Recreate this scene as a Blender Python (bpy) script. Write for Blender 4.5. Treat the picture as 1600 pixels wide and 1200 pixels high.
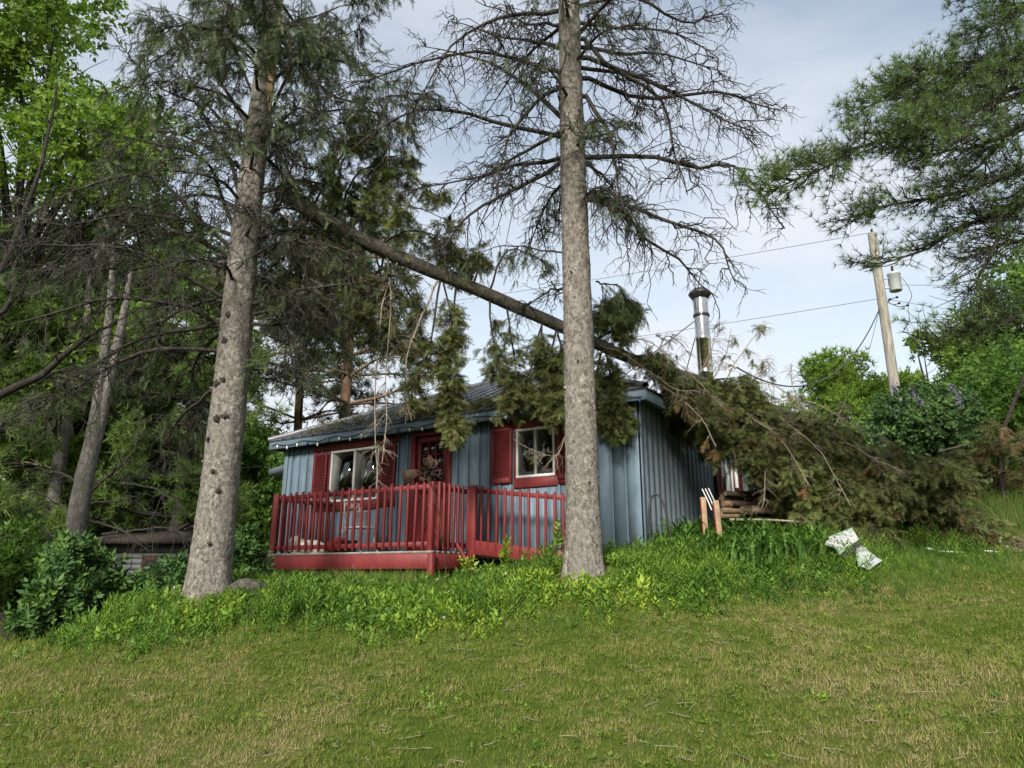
import bpy, math, random
import numpy as np
from mathutils import Vector, Matrix

# ------------------------------------------------------------------ camera, sky, sun, exposure
for o in list(bpy.data.objects): bpy.data.objects.remove(o)
SC = bpy.context.scene
COL = SC.collection
rng = np.random.default_rng(11)
random.seed(11)
R = math.radians
F = 1109.0; TH = R(15.0); CT, ST = math.cos(TH), math.sin(TH); CZ = 1.6

cam_d = bpy.data.cameras.new('camera'); cam = bpy.data.objects.new('camera', cam_d); COL.objects.link(cam)
cam.location = (0, 0, CZ); cam.rotation_euler = (R(90) + TH, 0, 0)
cam_d.sensor_width = 36; cam_d.lens = 36 * F / 1600; cam_d.clip_end = 2000; cam_d.clip_start = .05
SC.camera = cam

SUN_AZ, SUN_EL = R(196), R(31)          # compass-like: 0 = +Y (ahead of the camera), clockwise
W = bpy.data.worlds.new('World'); SC.world = W; W.use_nodes = True
nt = W.node_tree; nt.nodes.clear()
def wn(t, **k):
    n = nt.nodes.new(t)
    for a, b in k.items(): setattr(n, a, b)
    return n
sky = wn('ShaderNodeTexSky'); sky.sky_type = 'NISHITA'; sky.sun_disc = False
sky.sun_elevation = SUN_EL; sky.sun_rotation = SUN_AZ; sky.air_density = 1.25; sky.dust_density = .8
tc = wn('ShaderNodeTexCoord'); mp = wn('ShaderNodeMapping'); mp.inputs['Scale'].default_value = (1.0, 1.0, 2.6)
mp.inputs['Rotation'].default_value = (0, R(14), 0)
nz = wn('ShaderNodeTexNoise'); nz.inputs['Scale'].default_value = 1.7; nz.inputs['Detail'].default_value = 7
nz.inputs['Roughness'].default_value = .52; nz.inputs['Distortion'].default_value = .35
rp = wn('ShaderNodeValToRGB'); rp.color_ramp.elements[0].position = .34; rp.color_ramp.elements[1].position = .66
rp.color_ramp.elements[0].color = (.22, .22, .22, 1); rp.color_ramp.elements[1].color = (.93, .93, .93, 1)
mx = wn('ShaderNodeMix'); mx.data_type = 'RGBA'
bg = wn('ShaderNodeBackground'); bg.inputs['Strength'].default_value = .10
ow = wn('ShaderNodeOutputWorld')
L = nt.links.new
L(tc.outputs['Generated'], mp.inputs['Vector']); L(mp.outputs[0], nz.inputs['Vector']); L(nz.outputs['Fac'], rp.inputs[0])
gain = wn('ShaderNodeMix'); gain.data_type = 'RGBA'; gain.blend_type = 'MULTIPLY'; gain.inputs[0].default_value = 1; gain.inputs[7].default_value = (1.45, 1.30, 1.14, 1); L(sky.outputs[0], gain.inputs[6])
L(rp.outputs['Color'], mx.inputs['Factor']); L(gain.outputs[2], mx.inputs['A'])
mx.inputs['B'].default_value = (5.45, 5.7, 6.15, 1)
L(mx.outputs['Result'], bg.inputs['Color']); L(bg.outputs[0], ow.inputs[0])

sd = bpy.data.lights.new('sun', 'SUN'); sd.energy = 4.3; sd.angle = R(12); sd.color = (1, .95, .86)
so = bpy.data.objects.new('sun', sd); COL.objects.link(so)
sdir = Vector((math.sin(SUN_AZ) * math.cos(SUN_EL), math.cos(SUN_AZ) * math.cos(SUN_EL), math.sin(SUN_EL)))
so.rotation_euler = (-sdir).to_track_quat('-Z', 'Y').to_euler(); so.location = sdir * 40

SC.view_settings.view_transform = 'Standard'; SC.view_settings.look = 'None'
SC.view_settings.exposure = 0.7; SC.view_settings.gamma = 1
SC.render.engine = 'CYCLES'
SC.cycles.max_bounces = 6; SC.cycles.diffuse_bounces = 3; SC.cycles.transparent_max_bounces = 6
SC.cycles.transmission_bounces = 3; SC.cycles.glossy_bounces = 2; SC.cycles.use_denoising = True

# ------------------------------------------------------------------ helpers
def at(px, py, Y):
    a = (px - 800) / F; b = (600 - py) / F
    d = np.array([a, CT - b * ST, ST + b * CT]); return d * (Y / d[1]) + np.array([0, 0, CZ])
def nrm(v): return v / (np.linalg.norm(v, axis=-1, keepdims=True) + 1e-9)

def crom(P, n):
    """smooth resample of a polyline"""
    P = np.asarray(P, float)
    if len(P) == 2: 
        t = np.linspace(0, 1, n)[:, None]; return P[0] * (1 - t) + P[1] * t
    Q = np.vstack([2 * P[0] - P[1], P, 2 * P[-1] - P[-2]])
    out = []
    for s in np.linspace(0, len(P) - 1 - 1e-6, n):
        i = int(s); t = s - i; a, b, c, d = Q[i:i + 4]
        out.append(.5 * ((2 * b) + (c - a) * t + (2 * a - 5 * b + 4 * c - d) * t * t + (3 * b - a - 3 * c + d) * t ** 3))
    return np.array(out)

class Geo:
    def __init__(s): s.V = []; s.F = {3: [], 4: []}; s.M = {3: [], 4: []}; s.T = []; s.n = 0
    def add(s, V, Fc, tint=0.5, mat=0):
        V = np.asarray(V, np.float32).reshape(-1, 3); Fc = np.asarray(Fc, np.int32)
        s.V.append(V); s.F[Fc.shape[1]].append(Fc + s.n); s.M[Fc.shape[1]].append(np.full(len(Fc), mat, np.int32))
        s.T.append(np.broadcast_to(np.asarray(tint, np.float32), (len(V),)).copy() if np.ndim(tint) < 1 or len(np.atleast_1d(tint)) != len(V) else np.asarray(tint, np.float32))
        s.n += len(V); return s
    def tubes(s, paths, radii, k=5, tint=.5, mat=0):
        paths = np.asarray(paths, float)
        if paths.ndim == 2: paths = paths[None]
        N, P, _ = paths.shape; radii = np.broadcast_to(np.asarray(radii, float), (N, P))
        T = nrm(np.gradient(paths, axis=1))
        ref = np.where(np.abs(T[:, :1, 2:3]) > .85, np.array([1., 0, 0]), np.array([0, 0, 1.]))
        A = nrm(np.cross(T, np.broadcast_to(ref, T.shape))); B = np.cross(T, A)
        an = np.linspace(0, 2 * math.pi, k, endpoint=False)
        V = paths[:, :, None] + radii[:, :, None, None] * (A[:, :, None] * np.cos(an)[:, None] + B[:, :, None] * np.sin(an)[:, None])
        i = np.arange(N)[:, None, None] * P * k; j = np.arange(P - 1)[None, :, None] * k; m = np.arange(k)[None, None]; m2 = (m + 1) % k
        Fq = np.stack([i + j + m, i + j + m2, i + j + k + m2, i + j + k + m], -1).reshape(-1, 4)
        tt = np.repeat(tint, P * k) if np.ndim(tint) == 1 else tint
        s.add(V.reshape(-1, 3), Fq, tt, mat); return s
    def stamp(s, TV, TF, pos, X, Z, scale, tint=.5, mat=0):
        """template axes: x along X, z along Z (made square to X)"""
        X = nrm(X); Y = nrm(np.cross(Z, X)); Z = np.cross(X, Y); N = len(pos); m = len(TV)
        sc = np.asarray(scale, float).reshape(-1, 1, 1) if np.ndim(scale) else scale
        V = pos[:, None] + sc * (TV[None, :, 0:1] * X[:, None] + TV[None, :, 1:2] * Y[:, None] + TV[None, :, 2:3] * Z[:, None])
        Fc = (TF[None] + (np.arange(N) * m)[:, None, None]).reshape(-1, TF.shape[1])
        tt = np.repeat(tint, m) if np.ndim(tint) == 1 else tint
        s.add(V.reshape(-1, 3), Fc, tt, mat); return s
    def box(s, lo, hi, M=None, mat=0, tint=.5):
        x0, y0, z0 = lo; x1, y1, z1 = hi
        V = np.array([[x0, y0, z0], [x1, y0, z0], [x1, y1, z0], [x0, y1, z0], [x0, y0, z1], [x1, y0, z1], [x1, y1, z1], [x0, y1, z1]], float)
        if M is not None: V = V @ np.array(M.to_3x3()).T + np.array(M.translation)
        s.add(V, [[0, 3, 2, 1], [4, 5, 6, 7], [0, 1, 5, 4], [1, 2, 6, 5], [2, 3, 7, 6], [3, 0, 4, 7]], tint, mat); return s
    def mesh(s, name, smooth=False):
        me = bpy.data.meshes.new(name)
        V = np.concatenate(s.V); f3 = np.concatenate(s.F[3]) if s.F[3] else np.zeros((0, 3), np.int32); f4 = np.concatenate(s.F[4]) if s.F[4] else np.zeros((0, 4), np.int32)
        me.vertices.add(len(V)); me.vertices.foreach_set('co', V.ravel())
        me.loops.add(f3.size + f4.size); me.loops.foreach_set('vertex_index', np.concatenate([f3.ravel(), f4.ravel()]))
        me.polygons.add(len(f3) + len(f4))
        st = np.concatenate([np.arange(len(f3)) * 3, f3.size + np.arange(len(f4)) * 4]).astype(np.int32)
        me.polygons.foreach_set('loop_start', st)
        mi = np.concatenate([np.concatenate(s.M[q]) if s.M[q] else np.zeros(0, np.int32) for q in (3, 4)])
        me.polygons.foreach_set('material_index', mi)
        if smooth: me.polygons.foreach_set('use_smooth', np.ones(len(mi), bool))
        a = me.attributes.new('tint', 'FLOAT', 'POINT'); a.data.foreach_set('value', np.concatenate(s.T))
        me.update(); me.validate(); return me
    def build(s, name, mats, parent=None, smooth=False, bevel=0):
        me = s.mesh(name, smooth)
        for m in (mats if isinstance(mats, (list, tuple)) else [mats]): me.materials.append(m)
        o = bpy.data.objects.new(name, me); COL.objects.link(o)
        if parent is not None: o.parent = parent; o.matrix_parent_inverse = parent_inv(parent)
        if bevel:
            b = o.modifiers.new('bevel', 'BEVEL'); b.width = bevel; b.segments = 1; b.limit_method = 'ANGLE'
        return o
def parent_inv(p):
    m = Matrix.LocRotScale(p.location, p.rotation_euler, p.scale)
    q = p.parent
    if q is not None: m = (q.matrix_local if False else Matrix.LocRotScale(q.location, q.rotation_euler, q.scale)) @ p.matrix_parent_inverse @ m
    return m.inverted()
def tag(o, label=None, cat=None, group=None, kind=None):
    if label: o['label'] = label
    if cat: o['category'] = cat
    if group: o['group'] = group
    if kind: o['kind'] = kind
    return o
def empty(name, loc, label, cat, group=None):
    o = bpy.data.objects.new(name, None); COL.objects.link(o); o.location = loc; o.empty_display_size = .2
    return tag(o, label, cat, group)

# ------------------------------------------------------------------ materials
def mat(name):
    m = bpy.data.materials.new(name); m.use_nodes = True; m.node_tree.nodes.clear(); return m, m.node_tree
def node(t, ty, **k):
    n = t.nodes.new(ty)
    for a, b in k.items(): setattr(n, a, b)
    return n
def ramp(t, src, stops):
    r = node(t, 'ShaderNodeValToRGB'); e = r.color_ramp.elements
    while len(e) < len(stops): e.new(.5)
    for i, (p, c) in enumerate(stops): e[i].position = p; e[i].color = (*c, 1)
    t.links.new(src, r.inputs[0]); return r.outputs[0]
def noise(t, scale, detail=5, rough=.6, space='Object', stretch=(1, 1, 1), dist=0):
    c = node(t, 'ShaderNodeTexCoord'); mpn = node(t, 'ShaderNodeMapping'); mpn.inputs['Scale'].default_value = stretch
    n = node(t, 'ShaderNodeTexNoise'); n.inputs['Scale'].default_value = scale; n.inputs['Detail'].default_value = detail
    n.inputs['Roughness'].default_value = rough; n.inputs['Distortion'].default_value = dist
    if space == 'World': g = node(t, 'ShaderNodeNewGeometry'); t.links.new(g.outputs['Position'], mpn.inputs[0])
    else: t.links.new(c.outputs[space], mpn.inputs[0])
    t.links.new(mpn.outputs[0], n.inputs['Vector']); return n.outputs['Fac']
def mixc(t, f, a, b, mode='MIX'):
    m = node(t, 'ShaderNodeMix'); m.data_type = 'RGBA'; m.blend_type = mode
    for v, i in ((f, 0), (a, 6), (b, 7)):
        if hasattr(v, 'is_linked') or hasattr(v, 'links'): t.links.new(v, m.inputs[i])
        else: m.inputs[i].default_value = v if i == 0 else (*v, 1)
    return m.outputs[2]
def surf(m, t, col, rough=.7, bump=None, bstr=.3, bdist=.01, metal=0, spec=.3):
    p = node(t, 'ShaderNodeBsdfPrincipled'); o = node(t, 'ShaderNodeOutputMaterial')
    if hasattr(col, 'links'): t.links.new(col, p.inputs['Base Color'])
    else: p.inputs['Base Color'].default_value = (*col, 1)
    if hasattr(rough, 'links'): t.links.new(rough, p.inputs['Roughness'])
    else: p.inputs['Roughness'].default_value = rough
    p.inputs['Metallic'].default_value = metal; p.inputs['Specular IOR Level'].default_value = spec
    if bump is not None:
        b = node(t, 'ShaderNodeBump'); b.inputs['Strength'].default_value = bstr; b.inputs['Distance'].default_value = bdist
        t.links.new(bump, b.inputs['Height']); t.links.new(b.outputs[0], p.inputs['Normal'])
    t.links.new(p.outputs[0], o.inputs[0]); return m
def plain(name, c, rough=.7, metal=0, var=.25, sc=6, spec=.3):
    m, t = mat(name); n = noise(t, sc)
    col = ramp(t, n, [(.3, tuple(x * (1 - var) for x in c)), (.7, tuple(min(1, x * (1 + var)) for x in c))])
    return surf(m, t, col, rough, n, .15, .005, metal, spec)
def leafmat(name, stops, trans=.3, rough=.55, wscale=1.2, wvar=.25):
    """leaf colour from each leaf's own tint plus broad drift through the plant"""
    m, t = mat(name); a = node(t, 'ShaderNodeAttribute', attribute_name='tint')
    n = noise(t, wscale, 2, .5, 'World')
    ad = node(t, 'ShaderNodeMath', operation='MULTIPLY_ADD'); t.links.new(n, ad.inputs[0]); ad.inputs[1].default_value = wvar * 2; 
    sb = node(t, 'ShaderNodeMath', operation='SUBTRACT'); t.links.new(a.outputs['Fac'], sb.inputs[0]); sb.inputs[1].default_value = wvar
    t.links.new(sb.outputs[0], ad.inputs[2])
    col = ramp(t, ad.outputs[0], stops)
    d = node(t, 'ShaderNodeBsdfPrincipled'); t.links.new(col, d.inputs['Base Color']); d.inputs['Roughness'].default_value = rough; d.inputs['Specular IOR Level'].default_value = .25
    tr = node(t, 'ShaderNodeBsdfTranslucent'); hs = mixc(t, 1.0, col, (1.0, 1.15, .55), 'MULTIPLY'); t.links.new(hs, tr.inputs[0])
    mxs = node(t, 'ShaderNodeMixShader'); mxs.inputs[0].default_value = trans
    o = node(t, 'ShaderNodeOutputMaterial'); t.links.new(d.outputs[0], mxs.inputs[1]); t.links.new(tr.outputs[0], mxs.inputs[2]); t.links.new(mxs.outputs[0], o.inputs[0])
    return m
def barkmat(name, dark, mid, light, sc=16, stretch=(1, 1, .55), bstr=.9, moss=None):
    m, t = mat(name)
    n1 = noise(t, sc, 6, .65, 'Object', stretch); 
    c = node(t, 'ShaderNodeTexCoord'); mpn = node(t, 'ShaderNodeMapping'); mpn.inputs['Scale'].default_value = stretch
    v = node(t, 'ShaderNodeTexVoronoi', feature='DISTANCE_TO_EDGE'); v.inputs['Scale'].default_value = sc * 1.6
    n0 = noise(t, sc * 2, 3, .6); dv = mixc(t, .06, (0, 0, 0), (0, 0, 0))
    wv = node(t, 'ShaderNodeVectorMath', operation='ADD'); t.links.new(c.outputs['Object'], mpn.inputs[0]); t.links.new(mpn.outputs[0], wv.inputs[0])
    ns = node(t, 'ShaderNodeTexNoise'); ns.inputs['Scale'].default_value = sc * .8; t.links.new(c.outputs['Object'], ns.inputs['Vector'])
    scv = node(t, 'ShaderNodeVectorMath', operation='SCALE'); scv.inputs['Scale'].default_value = .09; t.links.new(ns.outputs['Color'], scv.inputs[0]); t.links.new(scv.outputs[0], wv.inputs[1])
    t.links.new(wv.outputs[0], v.inputs['Vector'])
    edge = ramp(t, v.outputs['Distance'], [(0, (.72, .72, .72)), (.12, (1, 1, 1))])
    col = ramp(t, n1, [(.3, dark), (.5, mid), (.68, light)])
    col = mixc(t, edge, tuple(x * .75 for x in dark), col); fleck = noise(t, sc * 1.5, 5, .7, 'Object', stretch, .6); col = mixc(t, ramp(t, fleck, [(.40, (.95, .95, .95)), (.52, (0, 0, 0))]), col, tuple(x * .7 for x in dark))
    big = noise(t, 1.6, 3, .6); med = noise(t, 4.5, 5, .65, 'Object', (1, 1, .5)); col = mixc(t, ramp(t, med, [(.38, (.55, .55, .55)), (.62, (0, 0, 0))]), col, tuple(x * .62 for x in mid)); col = mixc(t, ramp(t, noise(t, 7, 6, .7), [(.60, (0, 0, 0)), (.66, (.35, .35, .35))]), col, (mid[0] * .95, mid[1] * 1.1, mid[2] * .95)); 
    if moss: col = mixc(t, ramp(t, big, [(.5, (0, 0, 0)), (.7, (.55, .55, .55))]), col, moss)
    h = mixc(t, .3, mixc(t, .5, n1, fleck), edge)
    return surf(m, t, col, .9, h, bstr, .03, 0, .15)
def paint(name, c, wear=(.3, .27, .24), amount=.64, rough=.55, sc=3):
    m, t = mat(name); n = noise(t, sc, 6, .65); g = noise(t, 40, 3, .6, 'Object', (1, 1, .06)); w = noise(t, 9, 8, .75, 'World')
    col = ramp(t, n, [(.3, tuple(x * .82 for x in c)), (.7, tuple(x * 1.15 for x in c))])
    st = noise(t, 7, 4, .6, 'World', (1, 1, .12)); col = mixc(t, ramp(t, st, [(.42, (.38, .38, .38)), (.6, (0, 0, 0))]), col, tuple(x * .68 for x in c))
    col = mixc(t, ramp(t, w, [(amount, (0, 0, 0)), (amount + .04, (.8, .8, .8))]), col, wear)
    return surf(m, t, col, rough, g, .12, .004, 0, .3)

M = {}
M['blue'] = paint('blue_paint', (.150, .208, .262), (.21, .235, .25), .66)
M['blue_metal'] = paint('blue_steel', (.125, .155, .185), (.15, .16, .17), .70, .45)
M['red'] = paint('barn_red_paint', (.168, .026, .027), (.24, .13, .11), .62)
M['red2'] = paint('barn_red_shutter', (.165, .024, .027), (.20, .10, .09), .70)
M['white'] = plain('white_vinyl', (.72, .72, .70), .45, 0, .06)
M['cream'] = plain('cream_curtain', (.62, .60, .52), .9, 0, .12)
M['roof'] = plain('grey_roof_steel', (.19, .19, .205), .45, .5, .2, 3)
M['deckwood'] = plain('weathered_deck_wood', (.22, .20, .18), .9, 0, .4, 10)
M['wood'] = plain('raw_timber', (.27, .185, .115), .8, 0, .3, 12)
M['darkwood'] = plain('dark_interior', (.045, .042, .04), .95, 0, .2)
M['steel'] = plain('stainless_steel', (.56, .54, .50), .16, 1, .12, 2, .5)
M['steeldark'] = plain('sooty_steel', (.10, .10, .10), .4, .8, .25, 5)
M['galv'] = plain('galvanised_grey', (.42, .45, .46), .5, .3, .12, 5)
M['black'] = plain('black_rubber', (.015, .015, .016), .5, 0, .2)
M['rust'] = plain('rusted_steel', (.042, .026, .018), .85, 0, .6, 14, .1)
M['wire'] = plain('weathered_wire', (.05, .05, .055), .7, 0, .1)
M['polewood'] = barkmat('utility_pole_wood', (.20, .185, .16), (.30, .28, .24), (.38, .355, .31), 9, (1, 1, .12), .3)
M['bark_grey'] = barkmat('spruce_bark_grey', (.088, .078, .066), (.235, .213, .187), (.385, .355, .318), 18, (1, 1, .7), 1.0)
M['bark_warm'] = barkmat('spruce_bark_warm', (.088, .078, .066), (.235, .213, .187), (.385, .355, .318), 18, (1, 1, .7), 1.0)
M['bark_branch'] = barkmat('dead_branch_bark', (.026, .023, .020), (.052, .046, .040), (.11, .10, .086), 20, (1, 1, 1), .5)
M['bark_fallen'] = barkmat('fallen_trunk_bark', (.048, .043, .036), (.105, .094, .078), (.19, .17, .14), 16, (1, 1, 1), .9, (.06, .07, .035))
M['bark_pale'] = barkmat('pale_pine_bark', (.085, .078, .07), (.175, .163, .148), (.29, .275, .25), 16, (1, 1, .5), .8)
M['bark_orange'] = barkmat('scots_pine_bark', (.11, .066, .044), (.20, .125, .084), (.27, .20, .15), 9, (1, 1, .4), .6)
M['bark_dark'] = barkmat('dark_bark', (.022, .019, .016), (.045, .038, .033), (.085, .074, .064), 14, (1, 1, .5), .6)
M['twig_pale'] = plain('pale_dead_twig', (.24, .20, .155), .85, 0, .3, 20)
M['torn'] = plain('torn_yellow_wood', (.36, .245, .13), .8, 0, .3, 25)
M['spruce'] = leafmat('spruce_needles', [(0, (.070, .060, .028)), (.3, (.042, .058, .024)), (.6, (.058, .088, .032)), (1, (.095, .135, .045))], .18)
M['spruce_dry'] = leafmat('wilting_spruce_needles', [(0, (.165, .095, .038)), (.14, (.105, .080, .032)), (.32, (.066, .074, .026)), (.6, (.088, .108, .032)), (1, (.155, .178, .052))], .18)
M['spruce_dead'] = leafmat('dead_spruce_needles', [(0, (.12, .108, .090)), (.5, (.075, .072, .054)), (1, (.055, .068, .034))], .1)
M['pine'] = leafmat('white_pine_needles', [(0, (.046, .080, .028)), (.5, (.092, .150, .044)), (1, (.17, .24, .066))], .3)
M['pine_bg'] = leafmat('far_pine_needles', [(0, (.060, .104, .028)), (.5, (.120, .190, .048)), (1, (.20, .29, .068))], .35)
M['scots'] = leafmat('scots_pine_needles', [(0, (.06, .075, .045)), (.5, (.075, .10, .055)), (1, (.11, .14, .075))], .2)
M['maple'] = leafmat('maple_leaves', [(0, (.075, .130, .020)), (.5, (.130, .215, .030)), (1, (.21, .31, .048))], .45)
M['maple_deep'] = leafmat('deep_green_leaves', [(0, (.042, .086, .018)), (.5, (.082, .158, .028)), (1, (.15, .25, .042))], .45)  # deeper green than the maple leaves, for bushes and other trees
M['lilac_leaf'] = leafmat('lilac_leaves', [(0, (.034, .075, .026)), (.5, (.062, .122, .038)), (1, (.12, .20, .055))], .3)
M['lilac_flower'] = leafmat('lilac_blossom', [(0, (.17, .15, .24)), (1, (.30, .27, .40))], .2)
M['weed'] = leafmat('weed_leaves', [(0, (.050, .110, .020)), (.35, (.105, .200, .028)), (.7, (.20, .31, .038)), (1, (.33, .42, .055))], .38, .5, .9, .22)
M['shrub'] = leafmat('shrub_leaves', [(0, (.030, .072, .026)), (.5, (.060, .125, .034)), (1, (.13, .22, .044))], .3)
M['lily'] = leafmat('daylily_leaves', [(0, (.045, .105, .024)), (.5, (.090, .185, .036)), (1, (.15, .27, .05))], .35)
M['tallgrass'] = leafmat('tall_grass', [(0, (.060, .125, .022)), (.6, (.125, .205, .036)), (1, (.26, .28, .10))], .35)
M['puff'] = leafmat('seed_head', [(0, (.5, .5, .46)), (1, (.7, .7, .66))], .3)
M['litter'] = leafmat('wood_chips', [(0, (.09, .055, .035)), (.5, (.17, .115, .075)), (1, (.30, .23, .16))], .05)

def lawn_colour(t, a, extra):
    """patchy lawn: green with straw-coloured dry areas, drifting over the ground"""
    big = noise(t, .55, 4, .6, 'World'); fine = noise(t, 4.5, 4, .65, 'World')
    s = node(t, 'ShaderNodeMath', operation='MULTIPLY_ADD'); t.links.new(fine, s.inputs[0]); s.inputs[1].default_value = .55; t.links.new(big, s.inputs[2])
    s2 = node(t, 'ShaderNodeMath', operation='MULTIPLY_ADD'); t.links.new(extra, s2.inputs[0]); s2.inputs[1].default_value = .42; t.links.new(s.outputs[0], s2.inputs[2])
    dv = node(t, 'ShaderNodeMath', operation='DIVIDE'); t.links.new(s2.outputs[0], dv.inputs[0]); dv.inputs[1].default_value = 1.6
    return ramp(t, dv.outputs[0], [(p / 1.6, c) for p, c in a])
m, t = mat('mown_grass_blades'); at_ = node(t, 'ShaderNodeAttribute', attribute_name='tint')
gc = lawn_colour(t, [(.66, (.058, .100, .014)), (.88, (.092, .130, .022)), (1.0, (.136, .160, .034)), (1.12, (.19, .18, .062)), (1.3, (.27, .22, .11))], at_.outputs['Fac'])
M['blade'] = surf(m, t, gc, .8, None, spec=.03)
m, t = mat('lawn_soil'); n = noise(t, 30, 6, .7, 'World')
gc = lawn_colour(t, [(.75, (.045, .074, .012)), (1.0, (.068, .092, .019)), (1.2, (.095, .098, .034)), (1.45, (.15, .115, .06))], n)
M['ground'] = surf(m, t, gc, 1.0, n, .6, .03, 0, .0)
def glassmat():
    m, t = mat('window_glass'); fr = node(t, 'ShaderNodeFresnel'); fr.inputs[0].default_value = 1.5
    g = node(t, 'ShaderNodeBsdfGlossy'); g.inputs['Roughness'].default_value = .015; tr = node(t, 'ShaderNodeBsdfTransparent'); tr.inputs[0].default_value = (.75, .78, .78, 1)
    nn = noise(t, 1.3, 2, .5); b = node(t, 'ShaderNodeBump'); b.inputs['Strength'].default_value = .04; b.inputs['Distance'].default_value = .02; t.links.new(nn, b.inputs['Height']); t.links.new(b.outputs[0], g.inputs['Normal'])
    ad = node(t, 'ShaderNodeMath', operation='MULTIPLY_ADD'); t.links.new(fr.outputs[0], ad.inputs[0]); ad.inputs[1].default_value = 1.6; ad.inputs[2].default_value = .05
    x = node(t, 'ShaderNodeMixShader'); o = node(t, 'ShaderNodeOutputMaterial'); t.links.new(ad.outputs[0], x.inputs[0]); t.links.new(tr.outputs[0], x.inputs[1]); t.links.new(g.outputs[0], x.inputs[2]); t.links.new(x.outputs[0], o.inputs[0]); return m
M['glass'] = glassmat()

# ------------------------------------------------------------------ terrain
CP = np.array([(0,0,0),(0,4.4,.55),(-3.5,5.0,.36),(3.0,3.8,.66),(0,7.3,1.08),(3.37,8.6,1.28),(-2.65,7.6,.95),(-5.2,8.5,.74),(-3.94,9.5,1.36),(.86,8.6,1.64),
 (-.85,9.4,1.36),(-1.25,11.2,1.44),(-2.8,12.2,1.42),(-4.4,13.2,1.40),(-2.0,13.5,1.55),(.5,10.9,1.68),(2.0,11.1,1.98),(4.67,15.3,2.85),(3.6,13.6,2.45),(-5.2,15.6,1.65),(3,19,3.3),(-2,20,2.6),(4.1,9.8,1.72),(7,11.3,1.92),(8.6,12,2.08),(13,18,3.5),
 (5,7,1.0),(-10,14,.85),(-6.6,10,.72),(-8.4,17,1.35),(-30,20,.8),(-22,45,2.5),(0,50,5),(24,42,6.5),(32,20,5),(30,0,2.0),(-30,0,-1),(0,-30,-2),(60,60,7),(-60,60,3),(60,-50,1),(-60,-50,-3),(0,-60,-3),(8,4,.95),(-9,4,0)], float)
def kern(A, B): return np.sqrt(((A[:, None, :2] - B[None, :, :2]) ** 2).sum(-1) + .8)
_K = np.block([[kern(CP, CP), np.c_[np.ones(len(CP)), CP[:, :2]]], [np.r_[[np.ones(len(CP))], CP[:, :2].T], np.zeros((3, 3))]])
_w = np.linalg.solve(_K, np.r_[CP[:, 2], 0, 0, 0])
def gz(x, y):
    x = np.atleast_1d(np.asarray(x, float)); y = np.atleast_1d(np.asarray(y, float)); sh = x.shape
    P = np.c_[np.clip(x.ravel(), -70, 70), np.clip(y.ravel(), -60, 70)]
    z = kern(P, CP) @ _w[:-3] + _w[-3] + P @ _w[-2:]
    z = z + .025 * np.sin(P[:, 0] * 1.7 + 1) * np.sin(P[:, 1] * 1.3) + .012 * np.sin(P[:, 0] * 4.1) * np.sin(P[:, 1] * 5.3 + 2)
    return z.reshape(sh)
def g1(x, y): return float(gz(x, y)[0])
s = np.linspace(-1, 1, 221); gx = 16 * s + 400 * np.sign(s) * np.abs(s) ** 7; gy = 8 + 14 * s + 400 * np.sign(s) * np.abs(s) ** 7
XX, YY = np.meshgrid(gx, gy); ZZ = gz(XX, YY); n = len(gx)
q = np.arange((n - 1) * n).reshape(n - 1, n)[:, :-1].ravel()
tag(Geo().add(np.c_[XX.ravel(), YY.ravel(), ZZ.ravel()], np.c_[q, q + 1, q + n + 1, q + n]).build('ground', M['ground'], smooth=True), 'sloping mown lawn and rough ground around the cabin', kind='structure')

# house frame
HA = R(57.7); HU = np.array([-math.sin(HA), math.cos(HA), 0]); HV = np.array([math.cos(HA), math.sin(HA), 0]); W0 = np.array([2.0, 11.09, 0])
def hp(u, v, z): return W0 + HU * u + HV * v + np.array([0, 0, z])
HM = Matrix(((HU[0], HV[0], 0, W0[0]), (HU[1], HV[1], 0, W0[1]), (0, 0, 1, 0), (0, 0, 0, 1)))   # local (u, v, z) -> world
def hbox(g, u0, u1, v0, v1, z0, z1, mat=0):
    V = [hp(u, v, z) for z in (z0, z1) for u, v in ((u0, v0), (u1, v0), (u1, v1), (u0, v1))]
    return g.add(V, [[0, 1, 2, 3], [4, 7, 6, 5], [0, 4, 5, 1], [1, 5, 6, 2], [2, 6, 7, 3], [3, 7, 4, 0]], .5, mat)
def toward(x, y):
    d = np.stack([x - W0[0], y - W0[1]], -1); return d @ HU[:2], d @ HV[:2]

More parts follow.
